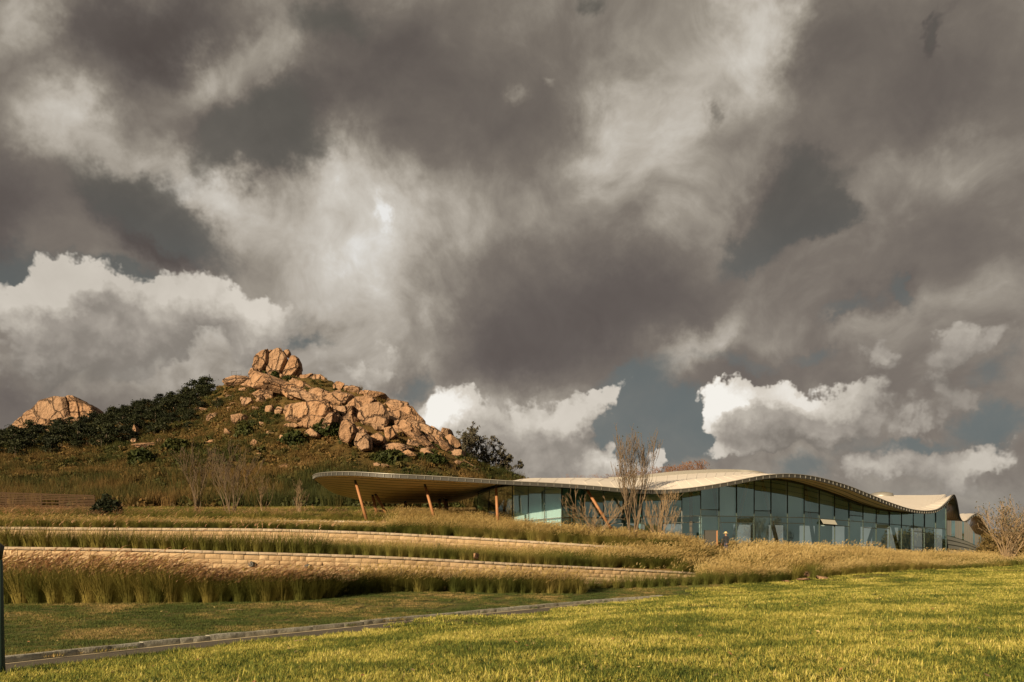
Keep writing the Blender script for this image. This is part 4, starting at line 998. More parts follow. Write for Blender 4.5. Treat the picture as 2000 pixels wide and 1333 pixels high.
for i in range(len(MU) - 1):
    a2, b2 = MX[i], MX[i + 1]; t_ = (b2 - a2) / np.linalg.norm(b2 - a2); T3 = np.array([t_[0], t_[1], 0]); N3 = np.array([t_[1], -t_[0], 0])
    zm0, zm1 = tz(MU[i][0]), tz(MU[i + 1][0])
    bl, tr, vent = spec.get(i, ((), (0, -.5) if i in (8, 9, 11) else (0,), 0))
    if i in full: bl, tr = ('all',), (0,); zm0, zm1 = lerp(3.92, 4.2, (i - 2) / 3), lerp(3.92, 4.2, (i - 1) / 3)
    if i in (0, 1): zm0, zm1, tr = 3.55, 3.55, (0,)
    if i in (5, 6): tr = (0,)
    def at(w_, z, k=0.0):
        p = lerp(a2, b2, w_); ln = lerp(lean(i), lean(i + 1), w_) * np.clip((heads[i] - z) / 4.0, 0, 1)
        return np.array([p[0] + ln, p[1], z]) + N3 * k
    lev = [(foot[i], foot[i + 1])] + sorted([(zm0 + r_, zm1 + r_) for r_ in tr]) + [(heads[i] - .02, heads[i + 1] - .02)]
    for (za, zb) in lev[1:-1]:
        mb = MB(); mb.quadbox(at(0.02, za - .035, -.012), at(0.98, zb - .035, -.012), np.array([0, 0, 0.055]), N3 * 0.08); pobj(mb, 'transom', M_frame)
    for k in range(len(lev) - 1):
        (z0a, z0b), (z1a, z1b) = lev[k], lev[k + 1]
        if min(z1a - z0a, z1b - z0b) < 0.05: continue
        mb = MB(); e = 0.03
        isopen = vent and abs((z1a - z0a) - .5) < .02
        if isopen:
            q4 = [at(0.04, z1a - .04, .06), at(.96, z1b - .04, .06), at(.96, z0b + .05, .34), at(.04, z0a + .05, .34)]
            mb.add(q4, [(0, 1, 2, 3)]); mb.add([v + N3 * 0.03 for v in q4], [(3, 2, 1, 0)])
            o = pobj(mb, 'vent_window', M_vent); tag(o, 'pale vent window tilted open'); continue
        _j = [random.uniform(-.012, .012) for _ in range(3)]; mb.add([at(0.01, z0a + e, _j[0]), at(.99, z0b + e, _j[1]), at(.99, z1b - e, _j[1] + _j[2]), at(.01, z1a - e, _j[0] + _j[2])], [(0, 1, 2, 3)])
        pobj(mb, 'glass_pane', M_glass)
        if 'all' in bl or (U in bl and z0a >= zm0 - .01) or (Lw in bl and z1a <= zm0 + .01):
            mb = MB(); mb.add([at(.01, z0a + e, -.22), at(.99, z0b + e, -.22), at(.99, z1b - e, -.22), at(.01, z1a - e, -.22)], [(0, 1, 2, 3)])
            mb.add([at(.01, z0a + e, -.235), at(.99, z0b + e, -.235), at(.99, z1b - e, -.235), at(.01, z1a - e, -.235)], [(3, 2, 1, 0)])
            pobj(mb, 'roller_blind', M_blind)
# head beam following the soffit
mb = MB()
for i in range(len(MU) - 1):
    a2, b2 = MX[i], MX[i + 1]; t_ = (b2 - a2) / np.linalg.norm(b2 - a2); N3 = np.array([t_[1], -t_[0], 0])
    mb.quadbox(np.array([*a2, heads[i] - .16]) + N3 * -.03, np.array([*b2, heads[i + 1] - .16]) + N3 * -.03, np.array([0, 0, .2]), N3 * 0.2)
pobj(mb, 'head_beam', M_frame)
# floor, back wall with windows, ends
mb = MB(); fl = [np.array([MX[i][0], MX[i][1] - .05, FLOOR + .02 if i > 9 else lerp(2.2, FLOOR + .02, max(0, (i - 5) / 5))]) for i in range(len(MU))]
bk = [np.array([p[0] * 1.16 + 1.0, p[1] + 15, p[2]]) for p in fl]
mb.grid(np.stack([fl, bk], 1), flip=True); pobj(mb, 'floor', M_floor)
mbw = MB()
for i in range(4, len(bk) - 1):
    a3, b3 = bk[i], bk[i + 1]; za, zb = soffit_z(a3[0], a3[1]), soffit_z(b3[0], b3[1])
    if i % 2 == 0 and i > 6:   # solid pier
        mbw.add([a3, b3, [b3[0], b3[1], zb], [a3[0], a3[1], za]], [(0, 1, 2, 3)])
    else:                      # window strip at the bottom, solid above
        mbw.add([[a3[0], a3[1], a3[2] + 3.3], [b3[0], b3[1], b3[2] + 3.3], [b3[0], b3[1], zb], [a3[0], a3[1], za]], [(0, 1, 2, 3)])
        mbw.add([a3, b3, [b3[0], b3[1], b3[2] + .3], [a3[0], a3[1], a3[2] + .3]], [(0, 1, 2, 3)])
pobj(mbw, 'back_wall', M_inner)
# columns
def column(px0, py0, px1, py1, d, r0=0.10, r1=0.13, name='column', d1=None, cap=True):
    d1 = d if d1 is None else d1
    a = np.array(W(px0, py0, d)); b = np.array(W(px1, py1, d1)); 
    zs = soffit_z(a[0], a[1]); dv = (a - b); dv /= max(dv[2], .1); a = b + dv * (zs - 0.02 - b[2])
    mb = MB(); mb.tube([b, lerp(b, a, .93)], [r1, r0], 14); o = pobj(mb, name, M_corten, smooth=True)
    if cap:
        m2 = MB(); m2.tube([lerp(b, a, .925), lerp(b, a, 0.97), a], [r0 * 1.12, r0 * .8, r0 * .8], 12)
        for i_ in range(len(m2.v)): m2.v[i_] = m2.v[i_] - PL
        m2.obj('steel_collar', M_dark, o)
    return o
for r in [(691,930,717,1020,62),(827,938,851,1022,61.5),(968.5,945,973,1040,61.3),(1143,952,1197,1038,61.2)]: column(*r)
for r in [(725,958,736,1003,71),(731,962,757,1007,70),(791,978,795,1024,75),(856,965,862,1010,74),(866,968,874,1012,73),(871,968,874,1012,74)]: column(*r, 0.12, 0.14)
for r in [(1349,965,1351,1062,65.5),(1394,955,1413,1062,65.2),(1460,945,1430,1062,66.5),(1490,945,1519,1065,68),(1574,960,1591,1067,71.3),(1716,1000,1689,1082,76),(1737,1003,1756,1082,77.5),(1040,955,1012,1035,67),(1660,985,1672,1075,75)]: column(*r, 0.14, 0.17, 'inner_column')
# parapet along the roof ridge and its rough grass
ii = [i for i in range(NR) if 9.3 * NS < i < 16.4 * NS]
mb = MB(); base = np.array([roofpt(i, .97) for i in ii]); hh = 0.36 * np.sin(np.linspace(0.05, 1, len(ii)) * math.pi) ** 0.5
Pp = np.stack([base + np.array([0, -.3, -.1]), base + np.stack([hh * 0, hh * 0 - .3, hh], -1), base + np.stack([hh * 0, hh * 0 + .3, hh], -1)], 1)
mb.grid(Pp, flip=True); pobj(mb, 'parapet', M_metal)
RIDGE_PTS = np.array([roofpt(i, 1.0) for i in range(int(8.3 * NS), int(13.6 * NS))])
mb = MB(); c = np.array(W(1722, 966, 99)); 
mb.tube([c + np.array([0, 0, -.6]), c + np.array([0, 0, .1]), c + np.array([0, 0, .26]), c + np.array([0, 0, .32])], [1.5, 1.3, .7, .15], 16); pobj(mb, 'rooflight', M_metal, smooth=True)

# east wing: banded cladding and clerestory windows
Q = crom([(1848,80.9),(1862,85),(1876,89),(1890,93),(1904,97.5),(1916,102.5),(1926,109),(1931,118)], 4)
QX = np.array([[(p - 1000) / F * d, d] for p, d in Q]); nQ = len(Q)
ztop = np.array([EYE + (HY - np.interp(p, [1848, 1862, 1876, 1890, 1904, 1916, 1926, 1931], [1045, 1048.5, 1053, 1058, 1064.5, 1073, 1084, 1088])) / F * d for p, d in Q])
zbot = np.full(nQ, 0.35)
nb = 6; tq = np.gradient(QX, axis=0); tq /= np.linalg.norm(tq, axis=1)[:, None]; nq = np.stack([tq[:, 1], -tq[:, 0]], -1)
for k in range(nb):
    z0 = zbot + (ztop - zbot) * k / nb; z1 = zbot + (ztop - zbot) * (k + 1) / nb - 0.10
    o0 = 0.05 + 0.30 * (1 - k / nb); o1 = o0 - 0.26 / nb * 0.5
    a_ = np.stack([QX[:, 0] + nq[:, 0] * o0, QX[:, 1] + nq[:, 1] * o0, z0], -1); b_ = np.stack([QX[:, 0] + nq[:, 0] * o1, QX[:, 1] + nq[:, 1] * o1, z1], -1)
    c_ = np.stack([QX[:, 0] - nq[:, 0] * .1, QX[:, 1] - nq[:, 1] * .1, z1], -1); d_ = np.stack([QX[:, 0] - nq[:, 0] * .1, QX[:, 1] - nq[:, 1] * .1, z0 - .03], -1)
    mb = MB(); mb.grid(np.stack([d_, a_, b_, c_], 1)); pobj(mb, 'cladding_band', M_clad)
def wcap(k): return min(soffit_z(*QX[k]) - .02, EYE + (HY - np.interp(Q[k][0], [1848, 1876, 1890, 1904, 1931], [1017, 1018, 1021, 1042, 1052])) / F * Q[k][1])
for k in range(nQ - 4):
    zt0, zt1 = wcap(k), wcap(k + 1)
    if zt0 < ztop[k] + .1: continue
    mb = MB(); g_ = (QX[k + 1] - QX[k]) * 0.035
    mb.add([[QX[k][0] + g_[0], QX[k][1] + g_[1], ztop[k]], [QX[k + 1][0] - g_[0], QX[k + 1][1] - g_[1], ztop[k + 1]], [QX[k + 1][0] - g_[0], QX[k + 1][1] - g_[1], max(zt1, ztop[k + 1])], [QX[k][0] + g_[0], QX[k][1] + g_[1], zt0]], [(0, 1, 2, 3)])
    if k in (3, 4, 9, 15, 19): pobj(mb, 'glass_pane', M_glass)
    else: pobj(mb, 'wall_panel', M_white if k < 20 else M_clad)
mb = MB(); back = [np.array([QX[k][0] - nq[k][0] * .35, QX[k][1] - nq[k][1] * .35]) for k in range(nQ)]
mb.grid(np.array([[[p[0], p[1], .3], [p[0], p[1], wcap(k) + .02]] for k, p in enumerate(back)])); pobj(mb, 'inner_wall', M_inner)
# things standing inside: tables and potted trees seen through the glass
def table(x, y, lb):
    t = empty('cafe_table', (x, y, FLOOR + .03)); tag(t, lb, 'table', 'tables inside the glass hall')
    mb = MB(); mb.tube([(0, 0, .72), (0, 0, .76)], [.45, .45], 16); mb.obj('tabletop', M_white, t)
    mb = MB(); mb.tube([(0, 0, 0.04), (0, 0, .72)], [.04, .04], 8); mb.tube([(0, 0, 0), (0, 0, .04)], [.26, .24], 12); mb.obj('pedestal', M_dark, t)
for px, d in [(1350,67),(1425,69),(1462,70),(1525,72),(1552,74),(1640,76),(1680,77)]:
    table((px - 1000) / F * d, d, 'round white table standing inside the glass hall')
# ------------------------------------------------------------------ reeds: clumps of arching blades with feathery plumes
def ribbon_np(base, dirs, length, droop, width, seg, rg, curve=None):
    """n ribbons as triangles strips; returns verts, faces"""
    n = len(base); V = []; Fc = []
    for k in range(seg + 1):
        t = k / seg
        p = base + dirs * (length * t)[:, None]
        hor = dirs * np.array([1, 1, 0]); hl = np.linalg.norm(hor, axis=1)[:, None] + 1e-6
        p = p + hor / hl * (droop * length * t ** 2.2 * 0.6)[:, None]; p[:, 2] -= droop * length * t ** 2.4 * 0.55
        side = np.cross(dirs, np.array([0, 0, 1.0])) ; side /= np.linalg.norm(side, axis=1)[:, None] + 1e-6
        w = width * (1 - t ** 1.6 * 0.92)
        V.append(np.stack([p - side * w[:, None] / 2, p + side * w[:, None] / 2], 1))
    V = np.stack(V, 1).reshape(n, (seg + 1) * 2, 3)
    f = []
    for k in range(seg): f.append((2 * k, 2 * k + 1, 2 * k + 3, 2 * k + 2))
    f = np.array(f); idx = (np.arange(n) * (seg + 1) * 2)[:, None, None] + f[None]
    return V.reshape(-1, 3), idx.reshape(-1, 4)
def mesh_np(name, parts, mats):
    """parts: list of (verts, quads, material index)"""
    vs_, fs, mi, o = [], [], [], 0
    for v, f, m in parts: vs_.append(v); fs.append(np.asarray(f) + o); mi += [m] * len(f); o += len(v)
    me = bpy.data.meshes.new(name); V = np.concatenate(vs_); Q_ = np.concatenate(fs)
    me.from_pydata(V.tolist(), [], Q_.tolist())
    for m in mats: me.materials.append(m)
    me.polygons.foreach_set('material_index', mi); me.update(); return me
def clump_parts(seed, nb=150, npl=22, H=1.0, spread=0.32, width=0.013, pw=0.045, wind=0.25, r0=0.16, lo=0.35):
    rg = np.random.default_rng(seed)
    an = rg.uniform(0, 2 * math.pi, nb); rr = r0 * np.sqrt(rg.uniform(0, 1, nb))
    base = np.stack([rr * np.cos(an), rr * np.sin(an), np.zeros(nb)], -1)
    tl = spread * rg.uniform(0.1, 1.5, nb); dirs = np.stack([np.cos(an) * tl, np.sin(an) * tl, np.ones(nb)], -1); dirs[:, 0] += wind * 0.25
    dirs /= np.linalg.norm(dirs, axis=1)[:, None]
    V1, F1 = ribbon_np(base, dirs, H * rg.uniform(lo, 1.0, nb), rg.uniform(0.1, 0.7, nb), width * rg.uniform(.6, 1.4, nb), 4, rg)
    an = rg.uniform(0, 2 * math.pi, npl); rr = r0 * .8 * np.sqrt(rg.uniform(0, 1, npl)); base = np.stack([rr * np.cos(an), rr * np.sin(an), np.zeros(npl)], -1)
    tl = spread * 0.95 * rg.uniform(0.1, 1.3, npl); dirs = np.stack([np.cos(an) * tl, np.sin(an) * tl, np.ones(npl)], -1); dirs[:, 0] += wind * .5; dirs /= np.linalg.norm(dirs, axis=1)[:, None]
    L = H * rg.uniform(0.62, 1.12, npl)
    V2, F2 = ribbon_np(base, dirs, L, np.full(npl, .10), np.full(npl, .008), 2, rg)
    tipz = base + dirs * L[:, None]; hor = dirs * np.array([1, 1, 0]); hor /= np.linalg.norm(hor, axis=1)[:, None] + 1e-6
    tip = tipz + hor * (0.1 * L * .6)[:, None]; tip[:, 2] -= 0.1 * L * .55
    # plume: three crossed tapered ribbons nodding downwind
    pv, pf, o = [], [], 0
    pl = H * rg.uniform(0.13, 0.2, npl)
    bend = hor * 0.35 + np.array([wind * 1.6, 0, 0]) 
    for c in range(3):
        th = c * math.pi / 3 + rg.uniform(0, 1); S = 4; vv = []
        for k in range(S + 1):
            t = k / S; p = tip + dirs * (pl * t)[:, None] + bend * (pl * t * t * 0.9)[:, None]; p[:, 2] -= pl * t * t * .35
            w = pw * np.sin(math.pi * min(0.97, 0.1 + t * .86)) ** .7
            sd = np.stack([np.full(npl, math.cos(th)), np.full(npl, math.sin(th)), np.zeros(npl)], -1)
            vv.append(np.stack([p - sd * w / 2, p + sd * w / 2], 1))
        vv = np.stack(vv, 1).reshape(npl, (S + 1) * 2, 3); ff = np.array([(2 * k, 2 * k + 1, 2 * k + 3, 2 * k + 2) for k in range(S)])
        pf.append(((np.arange(npl) * (S + 1) * 2)[:, None, None] + ff[None]).reshape(-1, 4) + o); pv.append(vv.reshape(-1, 3)); o += len(pv[-1])
    V3, F3 = np.concatenate(pv), np.concatenate(pf)
    return (V1, F1), (V2, F2), (V3, F3)
def clump_meshes(n, seed, mblade, pm=None, **kw):
    out = []
    for k in range(n):
        a, b, c = clump_parts(seed + k, **kw)
        out.append((mesh_np('reed_blades', [(*a, 0), (*b, 0)], [mblade]), mesh_np('plumes', [(*c, 0)], [pm or M_plume])))
    return out
def merged(n, seed, mblade, pm=None, **kw):
    out = []
    for k in range(n):
        a, b, c = clump_parts(seed + k, **kw); out.append(mesh_np('reed', [(*a, 0), (*b, 0), (*c, 1)], [mblade, pm or M_plume]))
    return out
CL_L = clump_meshes(5, 300, M_blade_left, nb=400, npl=13, H=1.95, spread=.36, width=.014, pw=.034, wind=.5, r0=.40, lo=.5, pm=M_plume_pink)
CL_M = clump_meshes(5, 320, M_blade, nb=320, npl=6, H=1.35, spread=.36, width=.013, pw=.032, wind=.3, r0=.32, lo=.45)
CL_S = clump_meshes(5, 340, M_blade_left, nb=260, npl=6, H=1.1, spread=.36, width=.013, pw=.03, wind=.3, r0=.3, lo=.45, pm=M_plume_pink)
def place_clump(kind, x, y, z, s, label, group):
    a, b = kind[random.randrange(len(kind))]
    o = link('reed_clump', a); o.location = (x, y, z); o.rotation_euler = (0, 0, random.uniform(-.6, .6)); o.scale = (s * random.uniform(.9, 1.1), s * random.uniform(.9, 1.1), s)
    tag(o, label, 'reed clump', group); tag(link('plumes', b, o), kind='stuff'); return o
# row at the foot of the lowest wall, with the gaps of the photograph
foot_l = crom([(-60,1181,31),(0,1180,31.2),(160,1180,31.5),(330,1179,32.3),(450,1171,33),(600,1171,34.6),(680,1165,36.5),(760,1157.5,38.4),(1000,1158,41),(1140,1159,43)], 10)
foot_r = crom([(1160,1144,46.2),(1250,1144,47),(1350,1144,47.6),(1420,1143,48.2)], 8)
gaps = [(668, 686), (862, 874), (1146, 1160)]
def along(line, step, jit=0.12):
    P = np.array([[(r[0] - 1000) / F * r[2], r[2], r[0]] for r in line]); c = np.concatenate([[0], np.cumsum(np.hypot(np.diff(P[:, 0]), np.diff(P[:, 1])))])
    s_ = 0.0
    while s_ < c[-1]:
        yield [np.interp(s_, c, P[:, k]) for k in range(3)]; s_ += step * random.uniform(1 - jit, 1 + jit)
cnt = 0
for x, y, px in along(foot_l, 0.62):
    if any(a < px < b for a, b in gaps): continue
    big = px < 345
    place_clump(CL_L if px < 680 else CL_M, x + random.uniform(-.1, .1), y + random.uniform(-.1, .15), float(G(x, y)), (1.0 if big else .82 if px < 680 else .9) * random.uniform(.88, 1.1),
                'tall green reed clump with pinkish plumes in the deep bed at the far left' if big else 'clump of green reeds in the front row before the lowest stone wall', 'reed clumps in the front row'); cnt += 1
for x, y, px in along(foot_r, 0.7): place_clump(CL_M, x, y, float(G(x, y)), random.uniform(.8, 1.0), 'golden green reed clump in the row near the right end of the lowest wall', 'reed clumps in the front row'); cnt += 1
# row along the top of the lowest wall
for px in np.arange(-20, 1330, 1.0) if False else []: pass
for (x, y, px) in along([(r[0], 0, r[2] + 1.35) for r in W1 if -30 < r[0] < 1200], 0.62):
    z = float(np.interp(px, W1[:, 0], W1t[:, 2])) - .1
    if 925 < px < 936 and True: continue
    place_clump(CL_S if px < 640 else CL_M, x, y, z, (1.55 if px < 640 else .95) * random.uniform(.85, 1.1), 'clump of green reeds on the narrow terrace between the lowest and middle walls', 'reed clumps on the lower terrace'); cnt += 1
print('clumps', cnt)

# masses of reeds
RM = merged(6, 400, M_blade, nb=230, npl=13, H=1.3, spread=.5, width=.014, pw=.036, wind=.3, r0=.3, lo=.4)
RS = merged(4, 420, M_blade_left, nb=130, npl=7, H=1.0, spread=.45, width=.018, pw=.05, wind=.5, r0=.22)
RP = merged(4, 440, M_blade_left, nb=110, npl=12, H=1.1, spread=.45, width=.012, pw=.036, wind=.7, r0=.3, lo=.5, pm=M_plume_pink)
P_RM, P_RS, P_RP = protos(*RM), protos(*RS), protos(*RP)
# fill behind the front row at the left: deep bed
pts = []
for k in range(900):
    px = rng.uniform(-60, 1130); d0 = np.interp(px, [r[0] for r in foot_l], [r[2] for r in foot_l]); dw = np.interp(px, W1[:, 0], W1[:, 2]) - 0.5
    if any(a - 6 < px < b + 6 for a, b in gaps[:2]): continue
    dmax = d0 + (dw - d0) * (0.85 if px < 345 else 0.25)
    d = rng.uniform(d0 + .3, dmax); x = (px - 1000) / F * d; pts.append((x, d, float(G(x, d)), px))
pts = np.array(pts); left = pts[:, 3] < 690
scatter('reed_bed', pts[left][:, :3], rng.uniform(-.6, .6, left.sum()), rng.uniform(1.15, 1.7, left.sum()) * np.where(pts[left][:, 3] < 345, 1.08, .85), P_RP + P_RS, label='dense bed of pink plumed reeds behind the front row at the left')
scatter('reed_bed', pts[~left][:, :3], rng.uniform(-.6, .6, (~left).sum()), rng.uniform(.75, 1.0, (~left).sum()), P_RM, label='thin golden reeds between the front row and the lowest wall')
# terrace one, back part and its right end
pts = []
for k in range(2600):
    px = rng.uniform(-40, 1370); w_ = rng.uniform(.18, .95)
    if px < 640 and w_ > .5: continue
    i = np.clip((px + 420) / 1790 * 149, 0, 148.99); j = int(i); a_ = T1[j, 0] * (1 - i + j) + T1[j + 1, 0] * (i - j); b_ = T1[j, -1] * (1 - i + j) + T1[j + 1, -1] * (i - j)
    if px < 1180 and rng.random() < .55: continue
    p = a_ * (1 - w_) + b_ * w_; pts.append((*p, px))
pts = np.array(pts); sc_ = np.interp(pts[:, 3], [0, 640, 1000, 1370], [.7, .7, .7, .95]) * rng.uniform(.8, 1.1, len(pts))
scatter('reed_bed', pts[:, :3], rng.uniform(-.6, .6, len(pts)), sc_, P_RM, label='golden reeds filling the terrace between the lowest and middle walls')
# terrace two and the slope in front of the glass
pts = []
for k in range(7000):
    px = rng.uniform(-60, 1900)
    if px < 760:
        d = rng.uniform(np.interp(px, W2[:, 0], W2[:, 2]) + .3, np.interp(px, W3[:, 0], W3[:, 2]) - .3)
        if rng.random() < .45: continue
    elif px < 1322:
        d2 = np.interp(px, W2[:, 0], W2[:, 2]) + .3; df = np.interp(px, [760, 935, 1000, 1097, 1118, 1322], [66, 66, 64.2, 62, 65, 62.4]); d = rng.uniform(d2, df)
    else:
        df = np.interp(px, [1322, 1400, 1480, 1560, 1640, 1700, 1780, 1848, 1900], [62.3, 62, 64.3, 67, 70, 72.4, 75.8, 79.4, 82]); d = rng.uniform(57.4, df)
    pts.append((px, d))
pts = np.array(pts); zz = upz(pts[:, 0], pts[:, 1]); X3 = np.stack([(pts[:, 0] - 1000) / F * pts[:, 1], pts[:, 1], zz], -1)
sc_ = np.interp(pts[:, 0], [0, 700, 780, 1000, 1322, 1500, 1850], [.95, .80, .85, .9, .95, 1.0, .5]) * rng.uniform(.75, 1.12, len(pts))
lf = pts[:, 0] < 760
scatter('reed_bed', X3[lf], rng.uniform(-.6, .6, lf.sum()), sc_[lf], P_RS, label='low reeds between the middle and upper walls')
scatter('reed_bed', X3[~lf], rng.uniform(-.6, .6, (~lf).sum()), sc_[~lf], P_RM, label='golden plumed reeds along the foot of the glass facade')
# big golden slope on the right between lawn and building
edge_px = [1322,1345,1400,1470,1560,1640,1700,1770,1850,1930,2000,2200,2500]; edge_d = [50.5,49.0,48.6,49.0,50.2,51.4,52,53.3,55,56.8,58,62,64]
pts = []
for k in range(15000):
    px = rng.uniform(1322, 2350); de = np.interp(px, edge_px, edge_d); dm_ = np.interp(px, [1322, 1848, 1940, 2350], [57.4, 62, 76, 80]); d = de + (dm_ - de) * rng.uniform(0, 1) ** 1.1
    if px < 1372 and d < np.interp(px, W1[:, 0], W1[:, 2]) + .2: continue
    if 1535 < px < 1600 and d < 52.2: continue
    if 1180 < px: pts.append((px, d))
pts = np.array(pts)[:8200]; x = (pts[:, 0] - 1000) / F * pts[:, 1]
zg = G(x, pts[:, 1]); zu = upz(pts[:, 0], pts[:, 1]); zz = np.where(pts[:, 1] > 57.3, np.maximum(zg, zu), zg)
far_ = np.interp(pts[:, 0], [1322, 1500, 1600, 1700, 1850, 2000], [1.02, .98, .86, .74, .52, .55])
ed = np.clip((pts[:, 1] - np.interp(pts[:, 0], edge_px, edge_d)) / 3.0, 0, 1)
sc_ = rng.uniform(.58, 1.16, len(pts)) * far_ * (1.0 + 1.1 * fbm2(x * .35, pts[:, 1] * .35, 3, 77)) * (0.80 + .20 * ed) * .98
scatter('reed_field', np.stack([x, pts[:, 1], zz], -1), rng.uniform(-.7, .7, len(pts)), sc_, P_RM, label='broad golden field of plumed reeds between the lawn and the glass facade')
for px, d in [(1366,57.9),(1376,57.6),(1385,58.1),(1393,57.7),(1401,58.2),(1408,57.8),(1416,58.0),(1424,57.7),(1432,58.1),(1440,57.8),(1380,58.6),(1398,58.5)]:
    place_clump(CL_M, (px - 1000) / F * d, d, float(upz(px, d)[0]), random.uniform(1.0, 1.2), 'golden reed clump standing in front of the dark planter and the person', 'reed clumps before the planter')
# distinct dark green clumps by the pale stones
for px, d, s_, lb in [(1553,50.6,1.15,'big dark green reed clump left of the pale stones'),(1592,51.0,1.15,'big dark green reed clump right of the pale stones')]:
    x = (px - 1000) / F * d; o = place_clump(CL_M, x, d, float(G(x, d)), s_, lb, 'dark reed clumps by the pale stones'); o.data = o.data.copy(); o.data.materials[0] = M_blade_left
# thin plumes in the upper field at the left, before the fence
pts = []
for k in range(1500):
    px = rng.uniform(-80, 1000); d = rng.uniform(61.2, 70) if px > 240 else rng.uniform(61.2, 76)
    if 230 < px < 760 and rng.random() < .72: continue
    if px > 930 and d > 64: continue
    pts.append((px, d))
pts = np.array(pts); X3 = np.stack([(pts[:, 0] - 1000) / F * pts[:, 1], pts[:, 1], upz(pts[:, 0], pts[:, 1])], -1)
scatter('reed_bed', X3, rng.uniform(-.6, .6, len(pts)), rng.uniform(.6, 1.05, len(pts)) * np.where(pts[:, 0] < 220, .72, .85), P_RP, label='wispy plumed grass in the upper field behind the upper wall')
# roof ridge grass
n_ = 420; ri = rng.integers(0, len(RIDGE_PTS), n_); pp = RIDGE_PTS[ri] + np.stack([rng.uniform(-.8, .8, n_), rng.uniform(-.2, 2.2, n_), rng.uniform(-.25, -.05, n_)], -1)
dens_ = np.interp(ri, [0, len(RIDGE_PTS) * .35, len(RIDGE_PTS)], [.4, .6, 1.0])
M_red = leafmat('russet_grass', [(0.0, (0.16, 0.07, 0.03)), (1.0, (0.36, 0.19, 0.09))], 0.5, .3)
RR = [mesh_np('russet', [(*clump_parts(460 + k, nb=26, npl=8, H=1.3, spread=.25, width=.02, pw=.06, wind=.1)[0], 0), (*clump_parts(460 + k, nb=26, npl=8, H=1.3, spread=.25, width=.02, pw=.06, wind=.1)[2], 0)], [M_red]) for k in range(3)]
keep = rng.random(n_) < dens_
scatter('roof_grass', pp[keep], rng.uniform(0, 6.28, keep.sum()), (rng.uniform(.4, 1.05, n_) * dens_ * 1.15)[keep], protos(*RR), label='russet wild grass growing on the roof ridge')

# ------------------------------------------------------------------ lawn grass
def patch(seed, n, size, h0, h1, w, mat, lean=.35):
    rg = np.random.default_rng(seed); base = np.stack([rg.uniform(-size / 2, size / 2, n), rg.uniform(-size / 2, size / 2, n), np.full(n, -.01)], -1)
    an = rg.uniform(0, 6.283, n); tl = rg.uniform(.1, 1.6, n) * lean * 1.6; dirs = np.stack([np.cos(an) * tl, np.sin(an) * tl, np.ones(n)], -1); dirs /= np.linalg.norm(dirs, axis=1)[:, None]
    V, Fq = ribbon_np(base, dirs, rg.uniform(h0, h1, n), rg.uniform(.1, .8, n), w * rg.uniform(.6, 1.5, n), 2, rg); return mesh_np('lawn_patch', [(V, Fq, 0)], [mat])
near_p = protos(*[patch(500 + k, 560, .62, .045, .15, .013, M_lawn_blade, .6) for k in range(6)])
mid_p = protos(*[patch(520 + k, 560, 1.1, .05, .14, .021, M_lawn_blade, .5) for k in range(4)])
green_p = protos(*[patch(540 + k, 700, .9, .035, .09, .011, M_lawn_green) for k in range(5)])
def lawn_pts(d0, d1, step, far_side=False):
    P_ = []
    ys = np.arange(d0, d1, step)
    for y in ys:
        xm = y * .70 + 2; xs = np.arange(-xm, xm + 9, step); P_.append(np.stack([xs + rng.uniform(-.4, .4, len(xs)) * step, y + rng.uniform(-.4, .4, len(xs)) * step], -1))
    P_ = np.concatenate(P_); s_, t_ = sdist(P_[:, 0], P_[:, 1]); wd_ = pathw(t_)
    px = 1000 + P_[:, 0] / P_[:, 1] * F
    if far_side:
        de = np.interp(px, [-60, 345, 600, 760, 1140, 1165, 1420, 1500], [33, 33.5, 36, 39.5, 44, 47.5, 48.6, 49])
        ok = (s_ < -0.22) & (P_[:, 1] < de + 1.2)
        ok &= ~((px > 1290) & (P_[:, 1] < 44))
    else:
        de = np.interp(px, edge_px, edge_d); ok = ((s_ > wd_ + .12) | ((t_ > .995) & (s_ > -.2))) & (P_[:, 1] < np.where(px > 1330, de + .8, 60))
        ok &= ~((px <= 1330) & (s_ < 0.1))
    P_ = P_[ok]; return np.column_stack([P_, G(P_[:, 0], P_[:, 1])])
def put_lawn(name, P_, pr, lb, smin=.8, smax=1.25):
    n = len(P_); hs = 0.80 + 0.5 * rng.uniform(0, 1, n) ** 2 + 0.45 * np.clip(fbm2(P_[:, 0] * .9, P_[:, 1] * .9, 3, 31) + .45, 0, 1) ** 1.4
    sc = rng.uniform(smin, smax, n); scatter(name, P_, rng.uniform(0, 6.28, n), np.column_stack([sc, sc, sc * hs]), pr, label=lb)
A = lawn_pts(6.5, 24, .46); B = lawn_pts(24, 61, .86)
put_lawn('lawn_grass', A, near_p, 'yellow green mown grass in the foreground')
put_lawn('lawn_grass', B, mid_p, 'mown grass running back to the golden reeds')
C_ = lawn_pts(17, 49, .72, True); put_lawn('lawn_grass', C_, green_p, 'short darker green grass between the path kerb and the front reeds')
